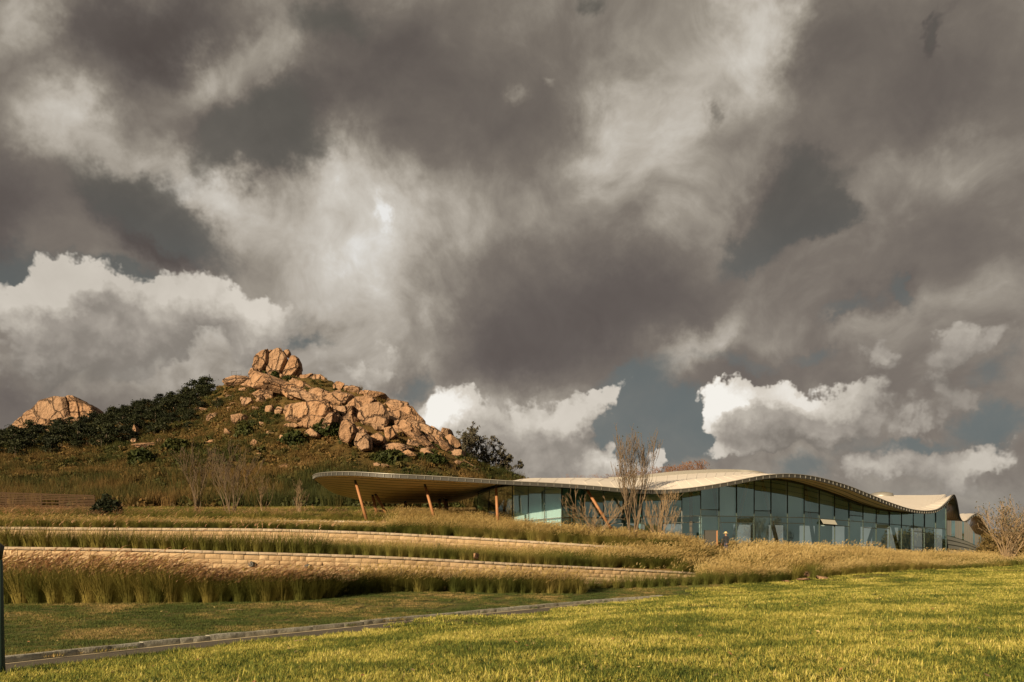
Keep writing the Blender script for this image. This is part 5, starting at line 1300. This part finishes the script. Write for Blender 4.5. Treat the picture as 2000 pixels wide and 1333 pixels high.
# weeds, straw tufts and fallen leaves in the lawn
def tuft(seed, n, h, w, mat): 
    rg = np.random.default_rng(seed); an = rg.uniform(0, 6.283, n); tl = rg.uniform(.1, 1.1, n); dirs = np.stack([np.cos(an) * tl, np.sin(an) * tl, np.ones(n)], -1); dirs /= np.linalg.norm(dirs, axis=1)[:, None]
    V, Q_ = ribbon_np(np.stack([np.cos(an), np.sin(an), np.zeros(n)], -1) * .04, dirs, h * rg.uniform(.5, 1.1, n), rg.uniform(.1, .8, n), np.full(n, w), 3, rg); return mesh_np('tuft', [(V, Q_, 0)], [mat])
M_weed = leafmat('dark_weeds', [(0.0, (0.020, 0.042, 0.014)), (1.0, (0.055, 0.085, 0.022))], 1.0, .25)
M_straw = leafmat('straw', [(0.0, (0.36, 0.27, 0.10)), (1.0, (0.72, 0.58, 0.28))], 1.0, .3)
TU = protos(*[tuft(600 + k, 26, .17, .012, M_weed) for k in range(3)], *[tuft(610 + k, 10, .15, .007, M_straw) for k in range(3)])
yy = 8.5 + 34 * rng.uniform(0, 1, 2600) ** 1.25; xx = rng.uniform(-.68, .68, 2600) * yy
s_, t_ = sdist(xx, yy); cl_ = fbm2(xx * .5, yy * .5, 3, 55); ok = (s_ > pathw(t_) + .3) & (cl_ > -.12); xx, yy = xx[ok], yy[ok]
scatter('lawn_weeds', np.column_stack([xx, yy, G(xx, yy)]), rng.uniform(0, 6.28, len(xx)), rng.uniform(.5, 1.15, len(xx)), TU, label='dark weeds and dry straw tufts scattered through the lawn')
lf_ = [mesh_np('leaf', [(np.array([(-.04, 0, .0), (0, -.022, .008), (.045, 0, .012), (0, .022, .008)]), np.array([[0, 1, 2, 3]]), 0)], [m]) for m in (M_corten, M_straw, M_bark)]
yy = 9 + 26 * rng.uniform(0, 1, 260); xx = rng.uniform(-.68, .68, 260) * yy; s_, t_ = sdist(xx, yy); ok = (s_ > pathw(t_) + .1) | (s_ < -.3); xx, yy = xx[ok], yy[ok]
scatter('fallen_leaves', np.column_stack([xx, yy, G(xx, yy) + .085]), rng.uniform(0, 6.28, len(xx)), rng.uniform(.7, 1.4, len(xx)), protos(*lf_), tilt=rng.uniform(-.5, .5, (len(xx), 2)), label='small dry leaves fallen on the grass')
print('lawn', len(A), len(B), len(C_))

# ------------------------------------------------------------------ trees and shrubs
def branch_tree(mb, start, dirv, L, r, depth, rg, spread=.5, up=.25, kids=(2, 4), shrink=.68, seg=3, minr=.004, tips=None, sides=5):
    p = np.array(start, float); d = np.array(dirv, float); d /= np.linalg.norm(d); pts = [p.copy()]; rad = [r]
    for k in range(seg):
        d = d + rg.normal(size=3) * .10 + np.array([0, 0, up * .12]); d /= np.linalg.norm(d); p = p + d * L / seg; pts.append(p.copy()); rad.append(max(minr, r * (1 - .42 * (k + 1) / seg)))
    mb.tube(pts, rad, sides if depth > 1 else 3, caps=False)
    if depth == 0:
        if tips is not None: tips.append(p.copy())
        return
    n = rg.integers(kids[0], kids[1] + 1)
    for k in range(n):
        i = seg if k == 0 else rg.integers(1, seg + 1); v = rg.normal(size=3); v -= d * (v @ d); v /= np.linalg.norm(v) + 1e-6
        nd = d + v * spread * rg.uniform(.5, 1.2) + np.array([0, 0, up]); branch_tree(mb, pts[i], nd, L * shrink * rg.uniform(.8, 1.15), rad[i] * .68, depth - 1, rg, spread, up, kids, shrink, seg, minr, tips, sides)
def leaf_quads(C, size, rg):
    n = len(C); a = rg.normal(size=(n, 3)); a /= np.linalg.norm(a, axis=1)[:, None]; b = np.cross(a, rg.normal(size=(n, 3))); b /= np.linalg.norm(b, axis=1)[:, None]
    s_ = (size * rg.uniform(.6, 1.4, n))[:, None]; V = np.stack([C - a * s_ - b * s_ * .6, C + a * s_ - b * s_ * .6, C + a * s_ + b * s_ * .6, C - a * s_ + b * s_ * .6], 1)
    return V.reshape(-1, 3), np.arange(n * 4).reshape(n, 4)
def bare_tree(px, py, d, H, stems, label, seed, spreadx=.35, depth=4, r=.07, leaves=0, name='bare_tree', cat='tree', mat=None, z=None, minr=.011, up=.3, spread=.42, leafmat_=None, group=None, leafsize=.05, kids=(2, 3)):
    rg = np.random.default_rng(seed); p = W(px, py, d)
    if z is not None: p.z = z
    root = empty(name, p); tag(root, label, cat, group); mb = MB(); tips = []
    for k in range(stems):
        an = rg.uniform(0, 6.283) if stems > 1 else 0; tl = spreadx * rg.uniform(.3, 1.1) if stems > 1 else .03
        branch_tree(mb, (math.cos(an) * .12 * (stems > 1), math.sin(an) * .12 * (stems > 1), -.15), (math.cos(an) * tl, math.sin(an) * tl * .8, 1), H * .36 * rg.uniform(.85, 1.15), r * rg.uniform(.75, 1.1), depth, rg, spread, up, kids, .70, 3, minr, tips)
    zmax = max(v[:, 2].max() for v in mb.v); k_ = H / zmax
    for i in range(len(mb.v)): mb.v[i] = mb.v[i] * np.array([1, 1, k_])
    mb.obj('branches', mat or M_bark, root)
    if leaves:
        T_ = np.array(tips) * np.array([1, 1, k_]); C = T_[rg.integers(0, len(T_), leaves)] + rg.normal(size=(leaves, 3)) * .13
        V, Q_ = leaf_quads(C, leafsize, rg); link('leaves', mesh_np('leaves', [(V, Q_, 0)], [leafmat_ or M_greyleaf]), root)
    return root
bare_tree(1236,1062,58.6,8.9,7,'tall bare multi stemmed tree in front of the glass facade rising above the roof',1,.20,5,.09,140,mat=M_barkmid,up=.5,spread=.30,leafsize=.045,minr=.010,kids=(2,3))
bare_tree(1160,1052,58.3,3.9,8,'low bushy bare tree with golden twigs left of the tall bare tree',2,.75,4,.05,0,minr=.010,up=.12,spread=.5)
bare_tree(1292,1062,58.7,4.3,12,'slender bare thicket just right of the tall bare tree',3,.40,4,.035,0,minr=.009,up=.35,spread=.3)
bare_tree(385,1010,70,6.6,7,'slim bare multi stemmed tree on the upper field, left of its larger twin',4,.25,4,.05,0,mat=M_barkmid,z=upz(385,70)[0],up=.4,spread=.34,minr=.014)
bare_tree(452,1013,69,6.4,12,'wide bare multi stemmed tree on the upper field left of the canopy',5,.45,4,.05,0,mat=M_barkmid,z=upz(452,69)[0],up=.28,spread=.4,minr=.014)
bare_tree(515,1010,74,3.4,6,'small bare sapling on the upper field behind the wide bare tree',6,.35,3,.035,0,z=upz(515,74)[0],minr=.012)
bare_tree(584,1010,72,3.2,6,'small bare sapling nearest the tip of the canopy',16,.35,3,.035,0,z=upz(584,72)[0],minr=.012)
bare_tree(1968,1098,60.5,5.1,15,'large spreading shrub with sparse leaves at the right edge of the lawn',7,.42,4,.06,1500,name='spreading_shrub',cat='shrub',minr=.011,up=.16,spread=.45,leafsize=.045)
bare_tree(2040,1098,62,4.6,10,'leafy shrub cut by the right edge of the photograph',8,.6,4,.06,900,name='spreading_shrub',cat='shrub',minr=.011,leafsize=.045)
def bush(px, d, w, h, z, label, seed, mat=M_bush, n=1500, size=.09, name='bush', group=None):
    rg = np.random.default_rng(seed); root = empty(name, ((px - 1000) / F * d, d, z)); tag(root, label, 'bush', group)
    C = rg.normal(size=(n, 3)); C /= np.linalg.norm(C, axis=1)[:, None]; C *= rg.uniform(.55, 1.0, n)[:, None] ** .5
    C *= (1 + .9 * fbm(C * 1.8 + seed, 3, seed))[:, None]; C[:, 2] = np.abs(C[:, 2] + .15); C = C * np.array([w / 2, w / 2.4, h])
    V, Q_ = leaf_quads(C, size, rg); link('foliage', mesh_np('foliage', [(V, Q_, 0)], [mat]), root)
    mb = MB()
    for k in range(5): branch_tree(mb, (0, 0, -.1), (rg.normal() * .4, rg.normal() * .4, 1), h * .5, .04, 1, rg)
    mb.obj('stems', M_bark, root); return root
bush(206,66,2.6,1.7,upz(206,66)[0],'dark rounded evergreen bush at the right end of the slatted fence',21,M_pine,2200,.075)
for px, py, w, h, lb, m in [(575,872,62,26,'wide green bush below the pale angular boulder',M_bush),(640,850,70,30,'green bush at the foot of the central cliff face',M_bush),(690,868,50,20,'low green bush right of the cliff foot bush',M_bush),(275,905,46,26,'rounded green bush on the open brown slope at the left',M_bush),(345,880,50,24,'dark green bush beneath the flat rock ledge',M_bush),(545,772,30,22,'dark green bush between the summit slab and the cliff',M_bush),(625,780,36,22,'dark green bush under the long summit slab',M_bush),(515,733,14,14,'small dark bush at the foot of the summit tor, left of the middle block',M_bush),(537,738,18,13,'small dark bush at the foot of the summit tor, under the middle block',M_bush),(560,742,18,10,'small dark bush at the foot of the summit tor, under the right block',M_bush),(505,722,12,10,'tiny dark bush tucked against the left side of the summit tor',M_bush),(760,900,70,22,'low green bush above the roof canopy',M_bush),(840,905,70,20,'low olive bush above the canopy near the rocks',M_bush),(480,850,40,22,'green bush on the brown slope under the scattered boulders',M_bush),(860,870,30,16,'small green bush on the rocky right shoulder',M_bush)]:
    d, z = hill_at(px, py); bush(px, d, w / F * d, h / F * d, z - .4, lb, int(px), m, 900, .26 if w > 30 else .16)
# yellow scrub at the far right behind the shrub
for k, (px, d, w, h) in enumerate([(1950,82,3.5,2.4),(1962,76,4,3.0),(1985,80,5,2.9),(2015,78,6,3.2),(2060,80,7,3.4),(1938,96,3.5,2.8)]):
    bush(px, d, w, h, .3, ['yellowing bush at the right end of the banded wing','tall golden bush right of the banded wing','golden bush behind the spreading shrub','golden bush at the right edge behind the spreading shrub','golden bush beyond the right edge','olive bush between the banded wing and the spreading shrub'][k], 60 + k, M_drybush, 2600, .09)

# pines along the left skyline
def pine_mesh(seed, H=1.0):
    rg = np.random.default_rng(seed); mb = MB(); tips = []
    mb.tube([(0, 0, -.05), (rg.normal() * .02, 0, .35), (rg.normal() * .04, rg.normal() * .04, .8)], [.035, .026, .012], 6, caps=False)
    C = []
    for k in range(rg.integers(9, 13)):
        an = rg.uniform(0, 6.283); z = rg.uniform(.32, .92); r_ = (1.02 - z) ** .6 * rg.uniform(.25, .62)
        c = np.array([math.cos(an) * r_, math.sin(an) * r_, z]); mb.tube([(0, 0, z - .1), c - np.array([0, 0, .03])], [.012, .006], 4, caps=False)
        n = 80; q_ = rg.normal(size=(n, 3)) * np.array([.13, .13, .045]); C.append(q_ + c)
    C.append(rg.normal(size=(90, 3)) * np.array([.1, .1, .06]) + np.array([0, 0, .92]))
    V, Q_ = leaf_quads(np.concatenate(C), .032, rg)
    return mb.mesh('trunk', M_barkdark), mesh_np('crown', [(V, Q_, 0)], [M_pine])
PINES = [pine_mesh(700 + k) for k in range(6)]
def pine(px, d, h, z, label):
    tr, cr = PINES[random.randrange(6)]; root = empty('pine_tree', ((px - 1000) / F * d, d, z)); s_ = h
    root.scale = (s_ * random.uniform(.95, 1.25), s_ * random.uniform(.95, 1.25), s_); root.rotation_euler = (0, 0, random.uniform(0, 6.28))
    tag(root, label, 'pine tree', 'dark pines on the left of the hill'); link('trunk', tr, root); link('crown', cr, root)
for px in np.arange(-30, 408, 8.5):
    p_ = px + random.uniform(-4, 4); d = rdist(p_) - random.uniform(1, 5); hgt = random.uniform(1.8, 3.1) * (1.35 if 385 < p_ else 1)
    if 15 < p_ < 195: hgt *= .8
    pine(p_, d, hgt, float(hillz(p_, d)) - .4, 'dark pine standing along the left skyline of the hill')
for px, py in [(395,763),(404,757),(378,775)]: d, z = hill_at(px, py); pine(px, d, 4.4, z - .4, 'tallest dark pine cluster at the top end of the skyline row')
n_ = 0
while n_ < 120:
    px = random.uniform(-30, 400); top = ridge(px); py = top + abs(random.gauss(0, 1)) * np.interp(px, [0, 250, 400], [34, 32, 20]) + 6
    if py > 905 - px * .1: continue
    if 250 < px < 400 and 845 < py < 890 and random.random() < .8: continue
    d, z = hill_at(px, py); pine(px, d, random.uniform(2.0, 3.8), z - .4, 'dark pine on the slope below the left skyline'); n_ += 1
for px, py, h in [(152,868,4.5),(208,872,4.6),(30,880,4.5),(120,880,4.0),(320,850,3.6),(370,828,3),(425,800,2.6),(300,820,3)]: d, z = hill_at(px, py); pine(px, d, h, z - .2, 'isolated dark pine with visible trunk low on the left slope')
# trees behind the right foot of the hill
for k, (px, py, h, lb) in enumerate([(925,925,9,'grey leaved tree at the right foot of the hill, tallest of three'),(958,935,8,'grey leaved tree at the right foot of the hill, in the middle of three'),(990,945,5.5,'small grey leaved tree nearest the roof, right foot of the hill')]):
    bare_tree(px, py, 152 + k * 3, h, 4, lb, 40 + k, .75, 5, .13, 3600, name='leafy_tree', minr=.03, up=.12, spread=.6, leafsize=.11, mat=M_barkdark)

# scrub covering the hill
def shrub_mesh(seed, mat, n=90, size=.13, flat_=.6):
    rg = np.random.default_rng(seed); C = rg.normal(size=(n, 3)); C /= np.linalg.norm(C, axis=1)[:, None]; C *= rg.uniform(.35, 1, n)[:, None]; C[:, 2] = np.abs(C[:, 2]) * flat_; V, Q_ = leaf_quads(C * np.array([.7, .7, 1]), size, rg); return mesh_np('shrub', [(V, Q_, 0)], [mat])
def twig_mesh(seed, mat):
    rg = np.random.default_rng(seed); n = 60; an = rg.uniform(0, 6.28, n); tl = rg.uniform(.1, .8, n); dirs = np.stack([np.cos(an) * tl, np.sin(an) * tl, np.ones(n)], -1); dirs /= np.linalg.norm(dirs, axis=1)[:, None]
    V, Q_ = ribbon_np(rg.normal(size=(n, 3)) * np.array([.2, .2, 0]), dirs, rg.uniform(.6, 1.4, n), rg.uniform(0, .4, n), np.full(n, .03), 2, rg); return mesh_np('twigs', [(V, Q_, 0)], [mat])
SH = protos(*[shrub_mesh(800 + k, M_scrub) for k in range(5)]); TW = protos(*[twig_mesh(820 + k, M_scrub) for k in range(4)])
rockbox = [(Z2(x, y)) for x, y in [(640, 540), (880, 600), (1020, 520), (1250, 580), (1420, 680), (700, 440), (430, 230), (860, 430)]]
pts = []; n_ = 0
for k in range(15000):
    px = rng.uniform(-80, 1040); d = 95 + (rdist(px) - 95) * rng.uniform(0, 1) ** .8
    z = float(0); pts.append((px, d))
pts = np.array(pts); z = hillz(pts[:, 0], pts[:, 1]); row = HY - (z - EYE) / pts[:, 1] * F
rk = ((row - 740) < (pts[:, 0] - 560) * .55 + 98) & ((row - 740) > (pts[:, 0] - 560) * .42 - 40) & (pts[:, 0] > 545) & (pts[:, 0] < 900) & (rng.random(len(pts)) < .86)
pts, z, row = pts[~rk], z[~rk], row[~rk]
X3 = np.stack([(pts[:, 0] - 1000) / F * pts[:, 1], pts[:, 1], z - .1], -1)
scatter('hillside_scrub', X3, rng.uniform(0, 6.28, len(pts)), rng.uniform(.6, 1.7, len(pts)) * np.interp(row, [740, 985], [.75, 1.0]), SH + TW, label='low green and rust brown scrub covering the hillside')
pts = np.column_stack([rng.uniform(-80, 940, 3200), 0 * np.zeros(3200)]); pts[:, 1] = rng.uniform(86, 112, 3200)
z = np.where(pts[:, 1] < 95.5, upz(pts[:, 0], pts[:, 1]), hillz(pts[:, 0], pts[:, 1])); X3 = np.stack([(pts[:, 0] - 1000) / F * pts[:, 1], pts[:, 1], z - .05], -1)
scatter('thicket', X3, rng.uniform(0, 6.28, len(pts)), np.column_stack([rng.uniform(1.0, 1.8, 3200)] * 2 + [rng.uniform(1.0, 2.3, 3200)]), TW + SH[:2], label='thicket of bare brown twigs along the foot of the hill')
# short grass of the upper field
pts = np.column_stack([rng.uniform(150, 760, 2600), rng.uniform(62, 92, 2600)]); X3 = np.stack([(pts[:, 0] - 1000) / F * pts[:, 1], pts[:, 1], upz(pts[:, 0], pts[:, 1])], -1)
scatter('field_grass', X3, rng.uniform(0, 6.28, 2600), rng.uniform(.9, 1.8, 2600), protos(*[patch(580 + k, 300, 1.1, .06, .16, .022, M_blade, .6) for k in range(3)]), label='rough olive grass of the upper field')
# skyline twigs by the summit
bare_tree(612,735,188,1.6,6,'sprig of sparse leaves on the skyline right of the summit tor',91,.8,2,.03,60,name='skyline_shrub',cat='shrub',minr=.03,leafsize=.12,mat=M_barkdark,z=hillz(612,188)+3.2)
# ------------------------------------------------------------------ slatted timber fence at the left
f0, f1 = np.array([(-60 - 1000) / F * 77, 77.0]), np.array([(184 - 1000) / F * 79, 79.0])
fz = float(upz(90, 78)[0]); ztopL, ztopR = EYE + (1075 - 961) / F * 77, EYE + (1075 - 968.5) / F * 79
fence = empty('slatted_fence', (f0[0], f0[1], fz)); tag(fence, 'long weathered timber fence of horizontal slats at the left of the upper field', 'fence')
FL = np.array(fence.location); dv = f1 - f0; fl = np.linalg.norm(dv); T3 = np.array([dv[0] / fl, dv[1] / fl, 0]); N3 = np.array([T3[1], -T3[0], 0])
npost = 7
for k in range(npost + 1):
    s_ = fl * k / npost; p = np.array([*(f0 + dv * k / npost), fz - .3]) - FL; zt = ztopL + (ztopR - ztopL) * k / npost
    mb = MB(); mb.quadbox(p - T3 * .05, p + T3 * .05, np.array([0, 0, zt - fz + .32]), N3 * -.1); mb.obj('post', M_wood, fence)
ns = 10
for k in range(ns):
    for j in range(npost):
        if k in (2, 3, 4, 5) and j == 4 and k % 2: continue
        w0, w1 = j / npost, (j + 1) / npost
        a = np.array([*(f0 + dv * w0), fz + .1 + (ztopL + (ztopR - ztopL) * w0 - fz - .1) * (k + .5) / ns]) - FL; b = np.array([*(f0 + dv * w1), fz + .1 + (ztopL + (ztopR - ztopL) * w1 - fz - .1) * (k + .5) / ns]) - FL
        mb = MB(); mb.quadbox(a + T3 * .01 + np.array([0, 0, random.uniform(-.01, .01)]), b - T3 * .01 + np.array([0, 0, random.uniform(-.01, .01)]), np.array([0, 0, .09]), N3 * .03); mb.obj('slat', M_wood, fence)
mb = MB(); a = np.array([*f0, ztopL]) - FL; b = np.array([*f1, ztopR]) - FL; mb.quadbox(a - N3 * .12, b - N3 * .12, np.array([0, 0, .05]), N3 * .18); mb.obj('top_rail', M_wood, fence)
# lamp post cut by the left edge
p = W(-2, 1302, 16.0); post = empty('lamp_post', (p.x, p.y, float(G(p.x, p.y)) - .05)); tag(post, 'dark green lamp post at the left edge beside the path', 'lamp post')
mb = MB(); mb.tube([(0, 0, 0), (0, 0, .25), (0, 0, 1.1), (0, 0, 2.35)], [.12, .105, .088, .062], 14); mb.obj('pole', flat((0.018, 0.040, 0.034), .5, .4), post, True)
mb = MB(); mb.tube([(0, 0, -.1), (0, 0, .05)], [.16, .16], 14); mb.obj('base_plate', M_dark, post)
mb = MB(); mb.tube([(-.02, 0, 2.35), (-.03, 0, 2.5), (-.03, 0, 2.62), (-.03, 0, 2.7)], [.07, .1, .12, .03], 14); mb.obj('lamp_head', M_dark, post, True)
# dark planter box with rusty end in the reeds
d = 59.5; p = W(1387, 1066, d); bx = empty('steel_planter', p); tag(bx, 'dark steel box with a rust orange end standing in the golden reeds', 'planter')
mb = MB(); mb.box((0, 0, .55), (.82, .5, 1.1), Euler((0, 0, -.1))); o = mb.obj('case', M_dark, bx)
mb = MB(); mb.box((.47, -.02, .55), (.1, .54, 1.14), Euler((0, 0, -.1))); mb.obj('rusty_end', M_corten, bx)
mb = MB(); mb.box((0, -.01, 1.12), (.86, .56, .04), Euler((0, 0, -.1))); mb.obj('rim', M_dark, bx)
# railing by the summit
d, z = hill_at(462, 741); rl_ = empty('railing', tuple(W(452, 742, d))); tag(rl_, 'small thin metal railing left of the summit tor', 'railing')
for k in range(3):
    mb = MB(); x = k * 1.15; mb.tube([(x, 0, -.5), (x, 0, 2.0 + .12 * k)], [.035, .03], 6); mb.obj('post', M_dark, rl_)
for zz in (1.0, 1.9):
    mb = MB(); mb.tube([(0, 0, zz), (2.3, 0, zz + .22)], [.025, .025], 5); mb.obj('rail', M_dark, rl_)
# fallen twigs on the grass
def twig(px, py, d, L, ang, label, forks=2):
    x, y = (px - 1000) / F * d, d; rg = np.random.default_rng(int(px)); o = MB(); z = float(G(x, y)) + .07
    dx, dy = math.cos(ang), math.sin(ang); pts_ = [(-dx * L / 2, -dy * L / 2, 0), (0, 0, .03), (dx * L / 2, dy * L / 2, .01)]
    o.tube(pts_, [.012, .011, .006], 5)
    for k in range(forks): a2 = ang + (.7 if k % 2 else -.6); o.tube([(0, 0, .03), (math.cos(a2) * L * .35, math.sin(a2) * L * .35, .05)], [.009, .004], 4)
    t = o.obj('fallen_twig', M_bark, None, True, (x, y, z)); tag(t, label, 'twig')
twig(592,1256,20.6,.45,.1,'small forked twig lying on the bright lawn near the path',3)
twig(460,1192,30,.7,-.4,'pale dry stalk lying on the far green verge',1)
# ------------------------------------------------------------------ person in a straw hat among the reeds
pd = 59.0; pp_ = W(1418, 1040.5, pd); gz = pp_.z - 1.72
per = None
def skin_person():
    bm = bmesh.new(); jo = [(0,0,.98,.13,.10),(0,.01,1.15,.12,.09),(0,.0,1.32,.155,.10),(0,0,1.43,.10,.08),(0,-.01,1.49,.055,.055),(0,-.02,1.56,.075,.085),(0,-.02,1.66,.075,.09),
          (.10,0,.92,.09,.09),(.11,-.02,.50,.062,.062),(.12,0,.10,.042,.045),(.13,-.11,.04,.04,.03),(-.10,0,.92,.09,.09),(-.11,.04,.50,.062,.062),(-.12,.07,.10,.042,.045),(-.13,-.04,.04,.04,.03),
          (.19,0,1.38,.06,.06),(.25,-.02,1.10,.045,.045),(.22,-.17,.90,.034,.034),(.21,-.24,.86,.035,.02),(-.19,0,1.38,.06,.06),(-.26,-.02,1.10,.045,.045),(-.24,-.16,.90,.034,.034),(-.23,-.23,.86,.035,.02)]
    ed = [(0,1),(1,2),(2,3),(3,4),(4,5),(5,6),(0,7),(7,8),(8,9),(9,10),(0,11),(11,12),(12,13),(13,14),(3,15),(15,16),(16,17),(17,18),(3,19),(19,20),(20,21),(21,22)]
    # five short fingers on each hand
    for hnd, sx in ((18, 1), (22, -1)):
        hx, hy, hz = jo[hnd][:3]
        for f_ in range(5):
            off = (f_ - 2) * .018; jo.append((hx + off, hy - .05 - .008 * (2 - abs(f_ - 2)), hz - .04, .008, .008)); ed.append((hnd, len(jo) - 1))
    vs_ = [bm.verts.new(j[:3]) for j in jo]
    for a, b in ed: bm.edges.new((vs_[a], vs_[b]))
    me = bpy.data.meshes.new('person'); bm.to_mesh(me); bm.free(); o = bpy.data.objects.new('person', me); COL.objects.link(o)
    sk = o.modifiers.new('skin', 'SKIN'); 
    for i, j in enumerate(jo): me.skin_vertices[0].data[i].radius = (j[3], j[4])
    me.skin_vertices[0].data[0].use_root = True
    ss = o.modifiers.new('sub', 'SUBSURF'); ss.levels = ss.render_levels = 2
    dg = bpy.context.evaluated_depsgraph_get(); m2 = bpy.data.meshes.new_from_object(o.evaluated_get(dg)); bpy.data.objects.remove(o)
    return m2
try:
    pm = skin_person()
except Exception as ex:
    print('skin failed', ex); pm = None
if pm:
    M_skin = flat((0.30, 0.17, 0.11), .6, .3); M_coat = flat((0.02, 0.022, 0.028), .8, .2); M_trs = flat((0.05, .05, .07), .8, .2)
    pm.materials.clear()
    for m in (M_coat, M_skin, M_trs): pm.materials.append(m)
    for p in pm.polygons:
        z = p.center.z; p.use_smooth = True
        p.material_index = 1 if z > 1.47 or (z < .89 and abs(p.center.x) > .185 and p.center.y < -.1) else (2 if z < .95 else 0)
    per = link('person', pm, None, (pp_.x, pp_.y, gz)); per.rotation_euler = (0, 0, R(-50)); tag(per, 'person in a dark jacket and pale straw hat standing in the golden reeds', 'person')
    mb = MB(); a = [(0, -.02, 1.655), (0, -.02, 1.665), (0, -.02, 1.68), (0, -.02, 1.76), (0, -.02, 1.785)]; mb.tube(a, [.215, .21, .11, .095, .05], 20); mb.obj('straw_hat', flat((0.62, 0.50, 0.27), .9, .1), per, True)
    mb = MB(); mb.tube([(0, -.02, 1.682), (0, -.02, 1.705)], [.113, .109], 18); mb.obj('hat_band', M_coat, per, True)
    mb = MB()
    for sx in (-.03, .03): mb.box((sx, -.112, 1.61), (.018, .012, .010))
    mb.box((0, -.125, 1.59), (.018, .03, .03)); mb.box((0, -.112, 1.555), (.035, .010, .007)); mb.obj('face', flat((0.12, .06, .045), .6, .3), per)
